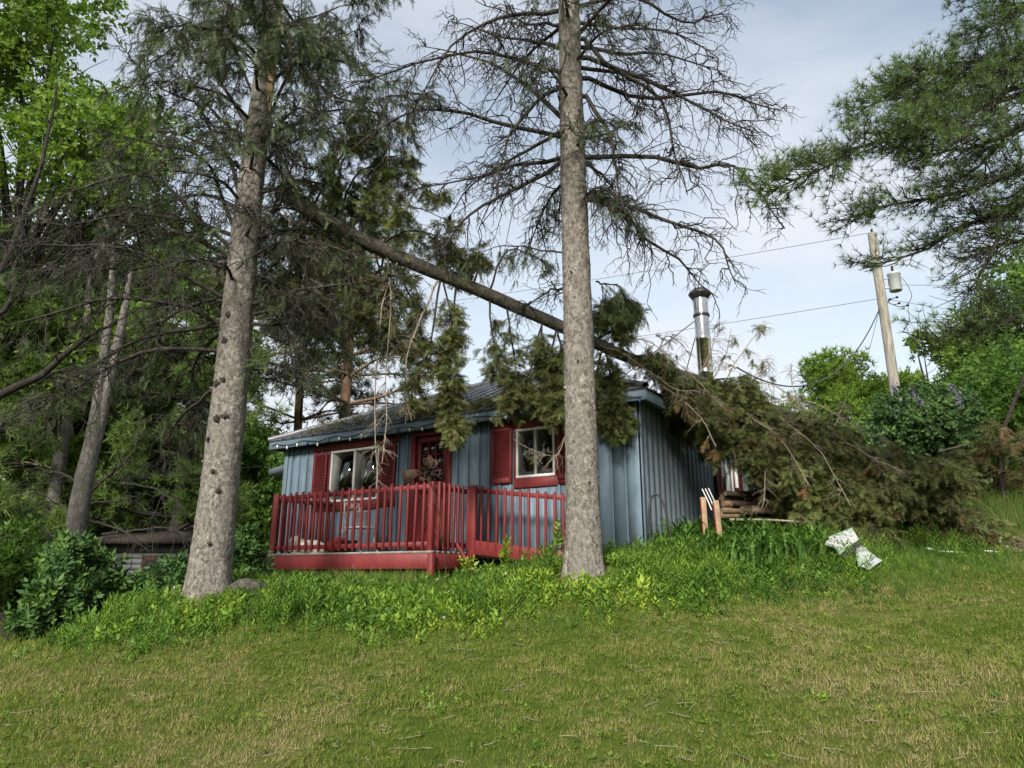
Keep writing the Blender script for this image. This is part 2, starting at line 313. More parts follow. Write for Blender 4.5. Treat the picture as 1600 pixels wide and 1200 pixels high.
# ------------------------------------------------------------------ the cabin
cabin = empty('cabin', hp(4, 3.5, 2), 'blue board-and-batten cabin with red shutters and a fallen tree on its roof', 'cabin')
ZB, ZT = 1.72, 4.30; DEP = 8.0; WID = 8.25
OPEN = [(5.48, 6.82, 3.02, 4.08), (1.50, 2.27, 3.20, 4.06), (3.76, 4.58, 2.0, 4.18)]     # window, window, door (u0,u1,z0,z1)
def part(name, g, m, parent, **k): return g.build(name, m, parent, **k)
fw = part('front_wall', hbox(Geo(), 0, WID, .03, .05, ZB, 1.99), M['blue'], cabin)
u = 0.0; i = 0
edges = [0.0]
while edges[-1] < WID - .15: edges.append(edges[-1] + .237 + random.uniform(-.012, .012))
edges[-1] = WID
for a, b in zip(edges[:-1], edges[1:]):
    segs = [(ZB, ZT)]
    cuts = [(a, b)]
    pieces = [(a, b, ZB, ZT)]
    for (o0, o1, z0, z1) in OPEN:
        new = []
        for (p0, p1, q0, q1) in pieces:
            l, r = max(p0, o0), min(p1, o1)
            if l >= r: new.append((p0, p1, q0, q1)); continue
            if p0 < l - .005: new.append((p0, l, q0, q1))
            if r + .005 < p1: new.append((r, p1, q0, q1))
            if z0 > q0 + .01: new.append((l, r, q0, z0))
            if z1 < q1 - .01: new.append((l, r, z1, q1))
        pieces = new
    for (p0, p1, q0, q1) in pieces:
        part('board', hbox(Geo(), p0 + .001, p1 - .001, random.uniform(-.002, .003), .022, q0, q1), M['blue'], fw)
    blocked = [(o0, o1, z0, z1) for (o0, o1, z0, z1) in OPEN if o0 - .02 < a < o1 + .02]
    zz = [(ZB, ZT)]
    for (_, _, z0, z1) in blocked: zz = [(ZB, z0 - .18), (z1 + .1, ZT)]
    for (q0, q1) in zz:
        if q1 - q0 > .1 and a > .06: part('batten', hbox(Geo(), a - .02, a + .02, -.022, -.004, q0, q1 - .012), M['blue'], fw, bevel=.003)
for (uu, nm) in ((0, 'corner_board'), (WID - .09, 'corner_board')):
    part(nm, hbox(Geo(), uu - .012, uu + .1, -.032, -.005, ZB - .03, ZT + .01), M['blue'], fw, bevel=.004)
# corrugated side wall (right) with an opening for its window
def corr(v0, v1, z0, z1, u0=0.0, amp=.02, per=.235, step=.0147):
    vs = np.arange(v0, v1 + step * .5, step); ph = ((vs / per) % 1.0)
    prof = (1 - np.clip(np.minimum(ph, 1 - ph) * 9 - .9, 0, 1)) * amp * 2 + .004 * np.sin(vs * 80)
    V = np.concatenate([[hp(u0 - q, v, z0) for v, q in zip(vs, prof)], [hp(u0 - q, v, z1) for v, q in zip(vs, prof)]]); n = len(vs); k = np.arange(n - 1)
    return Geo().add(V, np.c_[k, k + 1, k + n + 1, k + n])
sw = part('side_wall', corr(0, 4.28, 1.6, 4.34), M['blue_metal'], cabin)
for (a, b, z0, z1) in ((4.28, 5.24, 1.9, 3.1), (4.28, 5.24, 4.12, 4.34), (5.24, DEP, 1.9, 4.34)): part('wall_sheet', corr(a, b, z0, z1), M['blue_metal'], sw)
part('corner_trim', hbox(Geo(), -.058, -.044, -.03, .06, ZB, 4.31), M['blue'], sw, bevel=.004)
bw = hbox(Geo(), 0.06, WID, DEP, DEP + .05, 1.6, 4.3); hbox(bw, WID - .04, WID + .01, .04, DEP - .01, 1.6, 4.3)
part('rear_wall', bw, M['blue'], cabin)
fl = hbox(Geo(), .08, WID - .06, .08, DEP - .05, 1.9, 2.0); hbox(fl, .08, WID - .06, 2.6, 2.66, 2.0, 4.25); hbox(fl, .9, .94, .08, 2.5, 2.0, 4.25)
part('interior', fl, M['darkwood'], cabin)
# roof : hip with ribbed steel sheets
E0u, E1u, E0v, E1v, EZ, RISE = -.28, 8.53, -.28, DEP + .28, 4.42, 1.98
apA = (E0u + 4.28, (E0v + E1v) / 2); apB = (E1u - 4.28, (E0v + E1v) / 2)
rv = [hp(E0u, E0v, EZ), hp(E1u, E0v, EZ), hp(E1u, E1v, EZ), hp(E0u, E1v, EZ), hp(*apA, EZ + RISE), hp(*apB, EZ + RISE)]
g = Geo().add(rv, [[0, 1, 5, 4], [2, 3, 4, 5]]).add(rv, [[1, 2, 5], [3, 0, 4]])
rvl = [p - np.array([0, 0, .025]) for p in rv]; g.add(rvl, [[0, 1, 5, 4], [2, 3, 4, 5]]).add(rvl, [[1, 2, 5], [3, 0, 4]])
roof = part('roof', g, M['roof'], cabin)
def on_roof(u, v):
    h = min(u - E0u, E1u - u, (v - E0v), (E1v - v)); return EZ + RISE * h / 4.28
for uu in np.arange(E0u + .1, E1u, .305):
    top = min(uu - E0u, E1u - uu, 4.27)
    if top < .25: continue
    P = np.array([hp(uu, E0v - .03 + s_ * (top + .03), EZ + .012 + RISE * s_ * top / 4.28) for s_ in (0, .5, 1)])
    part('roof_rib', Geo().tubes(P, np.array([[.017] * 3]), 5), M['roof'], roof)
for vv in np.arange(E0v + .1, E1v, .305):
    top = min(vv - E0v, E1v - vv, 4.27)
    if top < .25: continue
    P = np.array([hp(E0u - .03 + s_ * (top + .03), vv, EZ + .012 + RISE * s_ * top / 4.28) for s_ in (0, .5, 1)])
    part('roof_rib', Geo().tubes(P, np.array([[.017] * 3]), 5), M['roof'], roof)
for a, b in ((0, 4), (1, 5), (4, 5)):
    P = np.array([rv[a], (rv[a] + rv[b]) / 2, rv[b]]) + np.array([0, 0, .03]); part('ridge_cap', Geo().tubes(P, np.array([[.06] * 3]), 6), M['roof'], roof)
g = hbox(Geo(), E0u + .02, E1u - .02, E0v + .015, E0v + .045, EZ - .19, EZ - .012); part('fascia', g, M['blue'], cabin, bevel=.004)
g = hbox(Geo(), E0u + .012, E0u + .042, E0v + .012, E1v - .05, EZ - .187, EZ - .014); part('fascia', g, M['blue'], cabin, bevel=.004)
g = hbox(Geo(), E1u - .05, E1u - .018, E0v + .05, E1v - .05, EZ - .187, EZ - .014); part('fascia', g, M['blue'], cabin, bevel=.004)
g = hbox(Geo(), E0u + .045, E1u - .055, E0v + .05, -.035, EZ - .125, EZ - .105); hbox(g, E0u + .046, -.05, -.034, E1v - .06, EZ - .125, EZ - .105); part('soffit', g, M['blue'], cabin)
# small rear dormer ridge seen above the left eave
pA, pB, pC, pD = hp(7.6, 1.2, 4.72), hp(6.3, 2.6, 4.75), hp(7.0, 2.2, 5.18), hp(6.2, 4.6, 5.2)
# lean-to on the left end
lt = part('lean_to', hbox(Geo(), WID + .02, WID + .95, 1.0, 4.0, 1.5, 3.98), M['blue'], cabin)
for k in range(4): part('batten', hbox(Geo(), WID + .2 + k * .22, WID + .24 + k * .22, .978, .998, 1.5, 3.96), M['blue'], lt)
lr = [hp(WID + .0, .62, 4.20), hp(WID + 1.30, .62, 3.98), hp(WID + 1.30, 4.2, 3.98), hp(WID, 4.2, 4.20)]
g = Geo(); g.add(lr + [p - np.array([0, 0, .14]) for p in lr], [[0, 1, 2, 3], [4, 7, 6, 5], [0, 4, 5, 1], [1, 5, 6, 2], [2, 6, 7, 3], [3, 7, 4, 0]]); part('lean_to_roof', g, M['blue_metal'], lt)
# windows
def window(o, trim_lo, panes, parent, curtain=None, mframe='white', hdr=.17, side=.5):
    u0, u1, z0, z1 = o
    w = part('window', hbox(hbox(hbox(hbox(Geo(), u0, u1, -.03, .035, z0, z0 + .045), u0, u1, -.03, .035, z1 - .045, z1), u0, u0 + .042, -.028, .034, z0 + .045, z1 - .045), u1 - .042, u1, -.028, .034, z0 + .045, z1 - .045), M[mframe], parent, bevel=.004)
    mid = (u0 + u1) / 2
    part('mullion', hbox(Geo(), mid - .02, mid + .02, -.026, .03, z0 + .045, z1 - .045), M[mframe], w)
    part('pane', hbox(Geo(), u0 + .042, mid - .02, .008, .012, z0 + .045, z1 - .045), M['glass'], w)
    part('pane', hbox(Geo(), mid + .02, u1 - .042, -.006, -.002, z0 + .045, z1 - .045), M['glass'], w)
    return w
def trim(o, ul, ur, zb, zt, parent):
    u0, u1, z0, z1 = o
    for (a, b, c, d) in ((ul, ur, zb, z0 - .004), (ul, ur, z1 + .004, zt), (u1 + .004, ur, z0 - .004, z1 + .004), (ul, u0 - .004, z0 - .004, z1 + .004)):
        if b - a > .02 and d - c > .02: part('window_trim', hbox(Geo(), a, b, -.034, -.007, c, d), M['red'], parent, bevel=.004)
w1 = window(OPEN[0], 0, 2, cabin); trim(OPEN[0], 5.43, 6.88, 2.84, 4.235, cabin)
w2 = window(OPEN[1], 0, 2, cabin); trim(OPEN[1], 1.45, 2.32, 3.03, 4.235, cabin)
for (a, b) in ((4.98, 5.42), (6.89, 7.36), (1.06, 1.44), (2.33, 2.78)): part('window_trim', hbox(Geo(), a, b, -.030, -.0065, 4.10, 4.232), M['red'], cabin)
for (a, b) in ((1.06, 1.44), (5.0, 5.42), (6.89, 7.3)): part('window_trim', hbox(Geo(), a, b, -.030, -.0065, 3.04 if a < 2 else 2.86, 3.18), M['red'], cabin)
def curtain(u0, u1, z0, z1, v, parent):
    us = np.linspace(u0, u1, 40); V = [hp(x, v + .02 * math.sin(x * 60) + .008 * math.sin(x * 131), z) for z in (z0, z1) for x in us]; k = np.arange(39)
    return part('curtain', Geo().add(V, np.c_[k, k + 1, k + 41, k + 40]), M['cream'], parent)
curtain(5.46, 6.20, 3.0, 4.1, .05, w1); curtain(6.70, 6.84, 3.0, 4.1, .06, w1)
def shutter(u0, u1, z0, z1, parent, v=-.036, side=False):
    def bx(g, a, b, c, d, e, f_): return hbox(g, a, b, c, d, e, f_) if not side else hbox(g, -.05 + c, -.05 + d, a, b, e, f_)
    fr = .055
    g = Geo(); bx(g, u0, u0 + fr, v - .028, v, z0, z1); bx(g, u1 - fr, u1, v - .028, v, z0, z1)
    bx(g, u0 + fr, u1 - fr, v - .027, v - .001, z0, z0 + .09); bx(g, u0 + fr, u1 - fr, v - .027, v - .001, z1 - .06, z1); bx(g, u0 + fr, u1 - fr, v - .008, v - .002, z0 + .09, z1 - .06)
    sh = part('shutter', g, M['red2'], parent, bevel=.004)
    g = Geo(); n = int((z1 - z0 - .15) / .034)
    for k in range(n):
        zc = z0 + .09 + (k + .5) * (z1 - z0 - .15) / n
        if not side: V = [hp(x, y, z) for (y, z) in ((v - .024, zc - .012), (v - .009, zc + .012), (v - .009, zc + .016), (v - .026, zc - .007)) for x in (u0 + fr, u1 - fr)]
        else: V = [hp(-.05 + y, x, z) for (y, z) in ((v - .024, zc - .012), (v - .009, zc + .012), (v - .009, zc + .016), (v - .026, zc - .007)) for x in (u0 + fr, u1 - fr)]
        g.add(V, [[0, 1, 3, 2], [2, 3, 5, 4], [4, 5, 7, 6], [6, 7, 1, 0]])
    part('louvre', g, M['red2'], sh)
for a, b, z0, z1 in ((6.90, 7.30, 3.16, 4.06), (5.02, 5.41, 3.16, 4.06), (2.34, 2.77, 3.13, 4.11), (1.10, 1.43, 3.13, 4.11)): shutter(a, b, z0, z1, cabin)
# side window
su0 = 4.28
ws = part('window', hbox(hbox(hbox(hbox(hbox(Geo(), -.05, .0, 4.29, 5.23, 3.11, 3.17), -.05, 0, 4.29, 5.23, 4.05, 4.11), -.049, 0, 4.29, 4.36, 3.17, 4.05), -.049, 0, 5.14, 5.23, 3.17, 4.05), -.045, 0, 4.74, 4.78, 3.17, 4.05), M['white'], cabin, bevel=.004)
part('pane', hbox(Geo(), -.02, -.016, 4.36, 5.14, 3.17, 4.05), M['glass'], ws)
part('window_trim', hbox(Geo(), -.06, -.035, 5.24, 5.36, 3.0, 4.25), M['red'], cabin); part('window_trim', hbox(Geo(), -.06, -.035, 4.16, 4.28, 3.0, 4.25), M['red'], cabin); part('window_trim', hbox(Geo(), -.06, -.035, 4.28, 5.24, 2.9, 3.10), M['red'], cabin)
shutter(5.40, 5.72, 3.1, 4.15, cabin, side=True); shutter(3.76, 4.12, 3.1, 4.15, cabin, side=True)
# door, set back a little
dr = part('door', hbox(Geo(), 3.80, 4.54, .015, .045, 2.0, 3.18), M['red'], cabin, bevel=.003)
for (a, b, c, d) in ((3.80, 3.90, 3.18, 4.14), (4.44, 4.54, 3.18, 4.14), (3.90, 4.44, 4.04, 4.14), (3.90, 4.44, 3.18, 3.28)): part('stile', hbox(Geo(), a, b, .014, .046, c, d), M['red'], dr)
for k in (1, 2): part('muntin', hbox(Geo(), 3.90 + k * .18 - .012, 3.90 + k * .18 + .012, .016, .04, 3.28, 4.04), M['red'], dr); part('muntin', hbox(Geo(), 3.90, 4.44, .017, .039, 3.28 + k * .253 - .012, 3.28 + k * .253 + .012), M['red'], dr)
for a in range(3):
    for b in range(3): part('pane', hbox(Geo(), 3.90 + a * .18 + .012, 4.08 + a * .18 - .012, .028, .031, 3.28 + b * .253 + .012, 3.533 + b * .253 - .012), M['glass'], dr)
for (x0, z0, x1, z1) in ((3.86, 2.1, 4.48, 3.1), (4.48, 2.1, 3.86, 3.1)):
    d = np.array(hp(x1, 0, z1)) - hp(x0, 0, z0); P = np.array([hp(x0, .008, z0), hp((x0 + x1) / 2, .008, (z0 + z1) / 2), hp(x1, .008, z1)]); part('brace', Geo().tubes(P, np.array([[.03] * 3]), 4), M['red'], dr)
for (a, b, c, d) in ((3.80, 4.54, 2.0, 2.1), (3.80, 4.54, 3.08, 3.179)): part('rail', hbox(Geo(), a, b, -.004, .0145, c, d), M['red'], dr)
for (a, b, c, d) in ((3.68, 3.795, 2.0, 4.16), (4.545, 4.66, 2.0, 4.16), (3.68, 4.66, 4.161, 4.25)): part('door_frame', hbox(Geo(), a, b, -.036, .012, c, d), M['red'], cabin)
P = np.array([hp(4.47, -.03, 2.95), hp(4.43, -.03, 2.95), hp(4.38, -.03, 2.94)]); part('door_handle', Geo().tubes(P, np.array([[.012] * 3]), 6), M['steeldark'], dr)
# steel chimney
cu, cv = -.11, 3.51
ch = empty('chimney', hp(cu, cv, 4.0), None, None); ch.parent = cabin; ch.matrix_parent_inverse = parent_inv(cabin)
def lathe(prof, centre, k=28):
    prof = np.array(prof); an = np.linspace(0, 2 * math.pi, k, endpoint=False)
    V = np.array([[centre[0] + r_ * math.cos(x), centre[1] + r_ * math.sin(x), z_] for r_, z_ in prof for x in an]); q = np.arange(len(prof) - 1)[:, None] * k; m_ = np.arange(k)[None]; m2 = (m_ + 1) % k
    return Geo().add(V, np.stack([q + m_, q + m2, q + k + m2, q + k + m_], -1).reshape(-1, 4))
C3 = hp(cu, cv, 0)
part('pipe', lathe([(.15, 3.9), (.15, 5.55), (.156, 5.56), (.156, 5.62), (.15, 5.63), (.15, 5.66), (.153, 5.67), (.153, 6.28), (.158, 6.29), (.158, 6.35), (.152, 6.36), (.152, 7.22)], C3), M['steel'], ch, smooth=True)
part('band', lathe([(.160, 6.80), (.168, 6.80), (.168, 6.86), (.160, 6.86)], C3), M['steeldark'], ch)
part('cap', lathe([(.12, 7.18), (.165, 7.20), (.225, 7.29), (.24, 7.31), (.235, 7.33), (.15, 7.42), (.02, 7.46), (.001, 7.46)], C3), M['steeldark'], ch, smooth=True)
for (uu, vv) in ((1.45, 2.2), (1.0, 4.6)):
    P = np.array([C3 + np.array([0, 0, 6.83]), (C3 + np.array([0, 0, 6.83]) + hp(uu, vv, on_roof(uu, vv))) / 2, hp(uu, vv, on_roof(uu, vv))]); part('brace', Geo().tubes(P, np.array([[.011] * 3]), 5), M['steeldark'], ch)
g = Geo().add([hp(-.06, 2.95, 4.2), hp(-.06, 4.02, 4.2), hp(-.06, 3.0, 3.66), hp(-.42, 2.95, 4.2), hp(-.42, 4.02, 4.2), hp(-.42, 3.0, 4.05)], [[0, 1, 2], [3, 5, 4]]).add([hp(-.06, 2.95, 4.2), hp(-.06, 4.02, 4.2), hp(-.42, 4.02, 4.2), hp(-.42, 2.95, 4.2), hp(-.06, 3, 3.66), hp(-.42, 3, 4.05)], [[0, 1, 2, 3], [0, 3, 5, 4], [1, 4, 5, 2]])
part('bracket', g, M['blue_metal'], ch)
# electric service mast
ms = at(1162, 572, 15.2); mu, mv = -.12, float(toward(ms[0], ms[1])[1])
mp0 = hp(mu, mv, 3.4); mp1 = hp(mu, mv, ms[2])
mast = part('service_mast', Geo().tubes(np.array([mp0, (mp0 + mp1) / 2, mp1]), np.array([[.036] * 3]), 8), M['white'], cabin)
part('weatherhead', Geo().tubes(crom([mp1, mp1 + [0, 0, .06], mp1 + [.07, -.02, .11], mp1 + [.16, -.04, .07], mp1 + [.19, -.05, .0]], 9), np.array([[.04, .045, .06, .065, .065, .065, .06, .055, .05]]), 10), M['galv'], mast, smooth=True)

# ------------------------------------------------------------------ string of lights under the eave
ls = empty('light_string', hp(4, -.3, 4.25), 'string of large holiday bulbs pinned along the blue fascia', 'light string')
us = np.linspace(8.4, -.2, 60); cab = [hp(x, -.285, 4.30 + .03 * math.sin(x * 7) + .01 * math.sin(x * 17)) for x in us]
part('cable', Geo().tubes(np.array(cab), np.full((1, 60), .007), 5), M['black'], ls)
bulbcol = {'white': (.75, .74, .68), 'blue': (.03, .05, .28), 'green': (.03, .15, .10), 'red': (.3, .03, .03)}
for kx, c in bulbcol.items(): M['bulb_' + kx] = plain('bulb_' + kx, c, .25, 0, .05, 4, .6)
for k, x in enumerate(np.arange(8.2, -.2, -.31)):
    zc = 4.30 + .03 * math.sin(x * 7) + .01 * math.sin(x * 17); c = hp(x, -.292, 0)
    b = part('bulb', lathe([(.001, zc - .10), (.016, zc - .085), (.024, zc - .06), (.018, zc - .03), (.012, zc - .022)], c, 10), M['bulb_' + ['white', 'white', 'white', 'blue', 'white', 'green'][k % 6]], ls, smooth=True)
    part('socket', lathe([(.013, zc - .022), (.014, zc), (.001, zc + .004)], c, 8), M['black'], b)

# ------------------------------------------------------------------ red deck, railing and ramp
deck = empty('deck', hp(4.6, -.8, 1.7), 'red painted timber deck with baluster railing at the cabin door', 'deck')
DU0, DU1, DV, DZ = 2.84, 6.58, -1.60, 1.955
flo = part('deck_floor', hbox(Geo(), DU0 + .05, DU1 - .05, DV + .05, -.06, DZ - .16, DZ - .04), M['deckwood'], deck)
vv = DV - .02
while vv < -.08:
    part('floor_board', hbox(Geo(), DU0 - .02, DU1 + .02, vv, vv + .132, DZ - .036, DZ + random.uniform(-.004, .003)), M['deckwood'], flo); vv += .14
part('rim_beam', hbox(Geo(), DU0 - .01, DU1 + .01, DV - .035, DV + .01, DZ - .275, DZ - .04), M['red'], deck, bevel=.004)
part('rim_beam', hbox(Geo(), DU0 - .03, DU0 + .012, DV + .012, -.3, DZ - .275, DZ - .04), M['red'], deck, bevel=.004)
part('rim_beam', hbox(Geo(), DU1 - .012, DU1 + .03, DV + .012, -.3, DZ - .275, DZ - .04), M['red'], deck, bevel=.004)
for (uu, vv) in ((DU0 - .0, DV - .0), (DU1 + .0, DV), (DU1, -.2), (4.7, DV + .12)):
    p = hp(uu, vv, 0); zg = g1(p[0], p[1]) - .15
    part('post', hbox(Geo(), uu - .075, uu + .02, vv - .065, vv + .03, zg, DZ - .04 if uu == 4.7 else DZ - .039), M['red'], deck, bevel=.005)
def railing(a, b, za, zb_, n, parent, h=1.05, low=.10):
    """a, b: (u, v); rails along, balusters each a piece"""
    A = hp(*a, za); B = hp(*b, zb_); d = nrm(B - A); up = np.array([0, 0, 1.]); s_ = np.cross(d, up)
    def bar(p, q, w, hgt):
        V = [x + s_ * i * w / 2 + up * j * hgt / 2 for x in (p, q) for i, j in ((-1, -1), (1, -1), (1, 1), (-1, 1))]
        return Geo().add(V, [[0, 1, 2, 3], [4, 7, 6, 5], [0, 4, 5, 1], [1, 5, 6, 2], [2, 6, 7, 3], [3, 7, 4, 0]])
    rl = part('railing', bar(A + up * (h - .06), B + up * (h - .06), .045, .075), M['red'], parent, bevel=.004)
    part('bottom_rail', bar(A + up * low, B + up * low, .045, .075), M['red'], rl, bevel=.004)
    for k in range(n):
        c = A + (B - A) * (k + .5) / n - s_ * 0 + d * random.uniform(-.008, .008); off = np.cross(up, d) * -.042
        lean = d * random.uniform(-.014, .014); e1 = random.uniform(-.006, .014)
        p0 = c + off + up * (low - .08); p1 = c + off + lean + up * (h + .005 + e1)
        V = [p0 + d * i * .019 + s_ * j * .019 for i, j in ((-1, -1), (1, -1), (1, 1), (-1, 1))] + [p1 + d * i * .019 + s_ * j * .019 + up * (.018 if j < 0 else 0) * (1 if True else 0) for i, j in ((-1, -1), (1, -1), (1, 1), (-1, 1))]
        part('baluster', Geo().add(V, [[0, 1, 2, 3], [4, 7, 6, 5], [0, 4, 5, 1], [1, 5, 6, 2], [2, 6, 7, 3], [3, 7, 4, 0]]), M['red'], rl, bevel=.003)
    return rl
railing((DU1 - .06, DV + .02), (DU0 + .07, DV + .02), DZ, DZ, 22, deck)
railing((DU0 + .02, DV + .08), (DU0 + .02, -.62), DZ, DZ, 7, deck)
railing((DU1 - .02, -.1), (DU1 - .02, DV + .1), DZ, DZ, 9, deck)
for (uu, vv) in ((DU0, DV), (DU1 - .08, DV), (DU0, -.56)): part('newel_post', hbox(Geo(), uu - .005, uu + .082, vv - .005, vv + .082, DZ - .03, DZ + 1.07), M['red'], deck, bevel=.005)
ramp_ = empty('ramp', hp(1.8, -.4, 1.8), 'low red ramp with its own railing running behind the big trunk', 'ramp')
RA, RB = (2.80, -.60), (.78, -.62)
V = [hp(u_, v_, z_) for (u_, z_) in ((RA[0], DZ - .02), (RB[0], DZ - .24)) for v_ in (-.58, -.05)]
part('ramp_floor', Geo().add(V + [p - np.array([0, 0, .05]) for p in V], [[0, 1, 3, 2], [4, 6, 7, 5], [0, 2, 6, 4], [1, 5, 7, 3], [0, 4, 5, 1], [2, 3, 7, 6]]), M['deckwood'], ramp_)
V = [hp(u_, v_, z_) for (u_, z_) in ((RA[0], DZ + .20), (RB[0], DZ - .06), (RB[0], DZ - .26), (RA[0], DZ - .03)) for v_ in (-.66, -.62)]
part('skirt_board', Geo().add(V, [[0, 1, 3, 2], [2, 3, 5, 4], [4, 5, 7, 6], [6, 7, 1, 0], [0, 2, 4, 6], [1, 7, 5, 3]]), M['red'], ramp_, bevel=.003)
railing(RA, RB, DZ + .06, DZ - .20, 13, ramp_, h=1.02, low=.09)
part('newel_post', hbox(Geo(), 2.66, 2.80, -.69, -.60, DZ - .1, DZ + 1.09), M['red'], ramp_, bevel=.005)
# loose red rail leaning off the deck corner
P = np.array([at(714, 850, 10.35), at(727, 872, 10.2), at(742, 897, 10.05)]); tag(Geo().tubes(P, np.array([[.024] * 3]), 6).build('loose_rail', M['red']), 'short loose red rail slanting down from the deck corner', 'rail')

# ------------------------------------------------------------------ things on the deck
def scroll(c, e1, e2, r0, turns, n=26):
    t = np.linspace(0, turns * 2 * math.pi, n); r_ = r0 * (1 - .75 * t / t[-1]); return np.array([c + e1 * a * math.cos(b) + e2 * a * math.sin(b) for a, b in zip(r_, t)])
cc = hp(5.05, -.85, DZ)
chair = empty('garden_chair', cc, 'white metal garden chair with scrolled back on the red deck', 'chair')
up = np.array([0, 0, 1.])
for i, j in ((-.2, -.2), (.2, -.2), (.2, .2), (-.2, .2)): part('leg', Geo().tubes(crom([cc + HU * i * 1.15 + HV * j * 1.15, cc + HU * i * .8 + HV * j * .85 + up * .2, cc + HU * i + HV * j + up * .44], 8), np.full((1, 8), .011), 6), M['white'], chair)
part('seat', Geo().box((-.23, -.23, .44), (.23, .23, .465), Matrix.Translation(cc) @ Matrix.Rotation(math.atan2(HU[1], HU[0]), 4, 'Z')), M['white'], chair, bevel=.008)
for sgn in (-1, 1): part('back_post', Geo().tubes(crom([cc + HU * (.2) + HV * .2 * sgn + up * .45, cc + HU * .24 + HV * .2 * sgn + up * .7, cc + HU * .28 + HV * .18 * sgn + up * .92], 8), np.full((1, 8), .012), 6), M['white'], chair)
for sgn in (-1, 1):
    part('scroll', Geo().tubes(scroll(cc + HU * .26 + HV * .08 * sgn + up * .85, HV * sgn, up, .085, 1.6), np.full((1, 26), .009), 6), M['white'], chair)
    part('scroll', Geo().tubes(scroll(cc + HU * .2 - HV * .24 + up * (.55 + .12 * sgn), HU, up * sgn, .06, 1.4), np.full((1, 26), .008), 6), M['white'], chair)
bk = cc + up * .466
tag(lathe([(.001, bk[2]), (.12, bk[2]), (.15, bk[2] + .26), (.158, bk[2] + .265), (.158, bk[2] + .28), (.148, bk[2] + .28), (.118, bk[2] + .02), (.001, bk[2] + .02)], bk, 24).build('pail', M['galv'], smooth=True), 'grey galvanised pail standing on the white chair', 'pail')
def lump(c, rx, ry, rz, amp, seed, k=20, rings=12):
    r2 = np.random.default_rng(seed); th_ = np.linspace(0, 2 * math.pi, k, endpoint=False); ph = np.linspace(.05, math.pi - .05, rings); V = []
    a = r2.normal(size=(6, 3)) * 2.2; p_ = r2.uniform(0, 6, 6)
    for f_ in ph:
        for t_ in th_:
            d = np.array([math.sin(f_) * math.cos(t_), math.sin(f_) * math.sin(t_), math.cos(f_)]); n_ = 1 + amp * np.sin(a @ d * 1.6 + p_).mean() * 2; V.append(np.asarray(c) + d * np.array([rx, ry, rz]) * n_)
    q = np.arange(rings - 1)[:, None] * k; m_ = np.arange(k)[None]; m2 = (m_ + 1) % k
    return Geo().add(np.array(V), np.stack([q + m_, q + m2, q + k + m2, q + k + m_], -1).reshape(-1, 4)).add(np.array(V), np.c_[np.arange(1, k - 1), np.arange(2, k), np.zeros(k - 2, int)]).add(np.array(V), np.c_[np.arange(1, k - 1), np.arange(2, k), np.zeros(k - 2, int)] + (rings - 1) * k)
M['sack'] = plain('cream_fabric', (.55, .52, .45), .9, 0, .2, 10); M['redcloth'] = plain('red_fabric', (.28, .02, .025), .85, 0, .25, 8)
tag(lump(hp(6.3, -1.2, DZ + .15), .14, .16, .19, .35, 4).build('cushion', M['sack'], smooth=True), 'cream cushion standing at the left end of the deck', 'cushion')
tag(lump(hp(5.93, -1.2, DZ + .11), .24, .16, .13, .3, 5).build('cushion', M['sack'], smooth=True), 'flattened cream cushion lying beside the upright one on the deck', 'cushion')
tag(lump(hp(5.32, -1.15, DZ + .13), .21, .18, .14, .2, 6).build('cushion', M['redcloth'], smooth=True), 'red rounded cushion on the deck floor left of the white chair', 'cushion')
bb = hp(4.93, -1.25, DZ)
tag(lathe([(.001, bb[2]), (.11, bb[2]), (.14, bb[2] + .2), (.15, bb[2] + .21), (.13, bb[2] + .21), (.1, bb[2] + .1), (.001, bb[2] + .1)], bb, 18).build('plant_pot', M['black'], smooth=True), 'black plant pot on the deck under the white chair', 'pot')
bb = hp(3.1, -1.1, DZ)
tag(lump(bb + up * .09, .12, .12, .11, .4, 9).build('potted_tuft', M['darkwood']), 'dark withered tuft in the right corner of the deck', 'plant')

# ------------------------------------------------------------------ rusty garden windmill
wc = at(668, 738, 9.5); wb = at(702, 925, 9.42); wb[2] = g1(wb[0], wb[1])
wm = empty('garden_windmill', wb, 'rusted metal flower windmill with petal blades and tail vane before the deck', 'windmill')
part('stake', Geo().tubes(crom([wb - up * .2, at(697, 890, 9.42), at(688, 815, 9.45), at(676, 765, 9.5), wc], 14), np.full((1, 14), .010), 6), M['rust'], wm)
wax = nrm(np.array([.80, -.52, .22])); e1 = nrm(np.cross(wax, up)); e2 = np.cross(e1, wax)
def petal(c, d, nrmv, L_, w_):
    s_ = np.cross(nrmv, d); V = []
    for t_, ww in ((.2, .12), (.4, .65), (.65, 1), (.85, .75), (1.0, .08)):
        for j in (-1, 0, 1): V.append(c + d * L_ * t_ + s_ * w_ * ww * j * .5 + nrmv * (.05 * (j * j) * ww + .10 * t_ * t_) * L_)
    k = np.arange(4)[:, None] * 3; q = np.concatenate([np.c_[k, k + 1, k + 4, k + 3], np.c_[k + 1, k + 2, k + 5, k + 4]])
    return Geo().add(np.array(V), q)
for k in range(9):
    a = k * 2 * math.pi / 9 + .2; d = e1 * math.cos(a) + e2 * math.sin(a); part('blade', petal(wc + wax * .06, d, nrm(wax + np.cross(wax, d) * random.uniform(.5, 1.1)), random.uniform(.19, .235), .10), M['rust'], wm)
for k in range(7):
    a = k * 2 * math.pi / 7; d = e1 * math.cos(a) + e2 * math.sin(a); part('blade', petal(wc - wax * .05, d, nrm(wax - np.cross(wax, d) * random.uniform(.5, 1.1)), random.uniform(.14, .18), .09), M['rust'], wm)
part('hub', lump(wc, .035, .035, .035, .0, 1, 12, 8), M['rust'], wm)
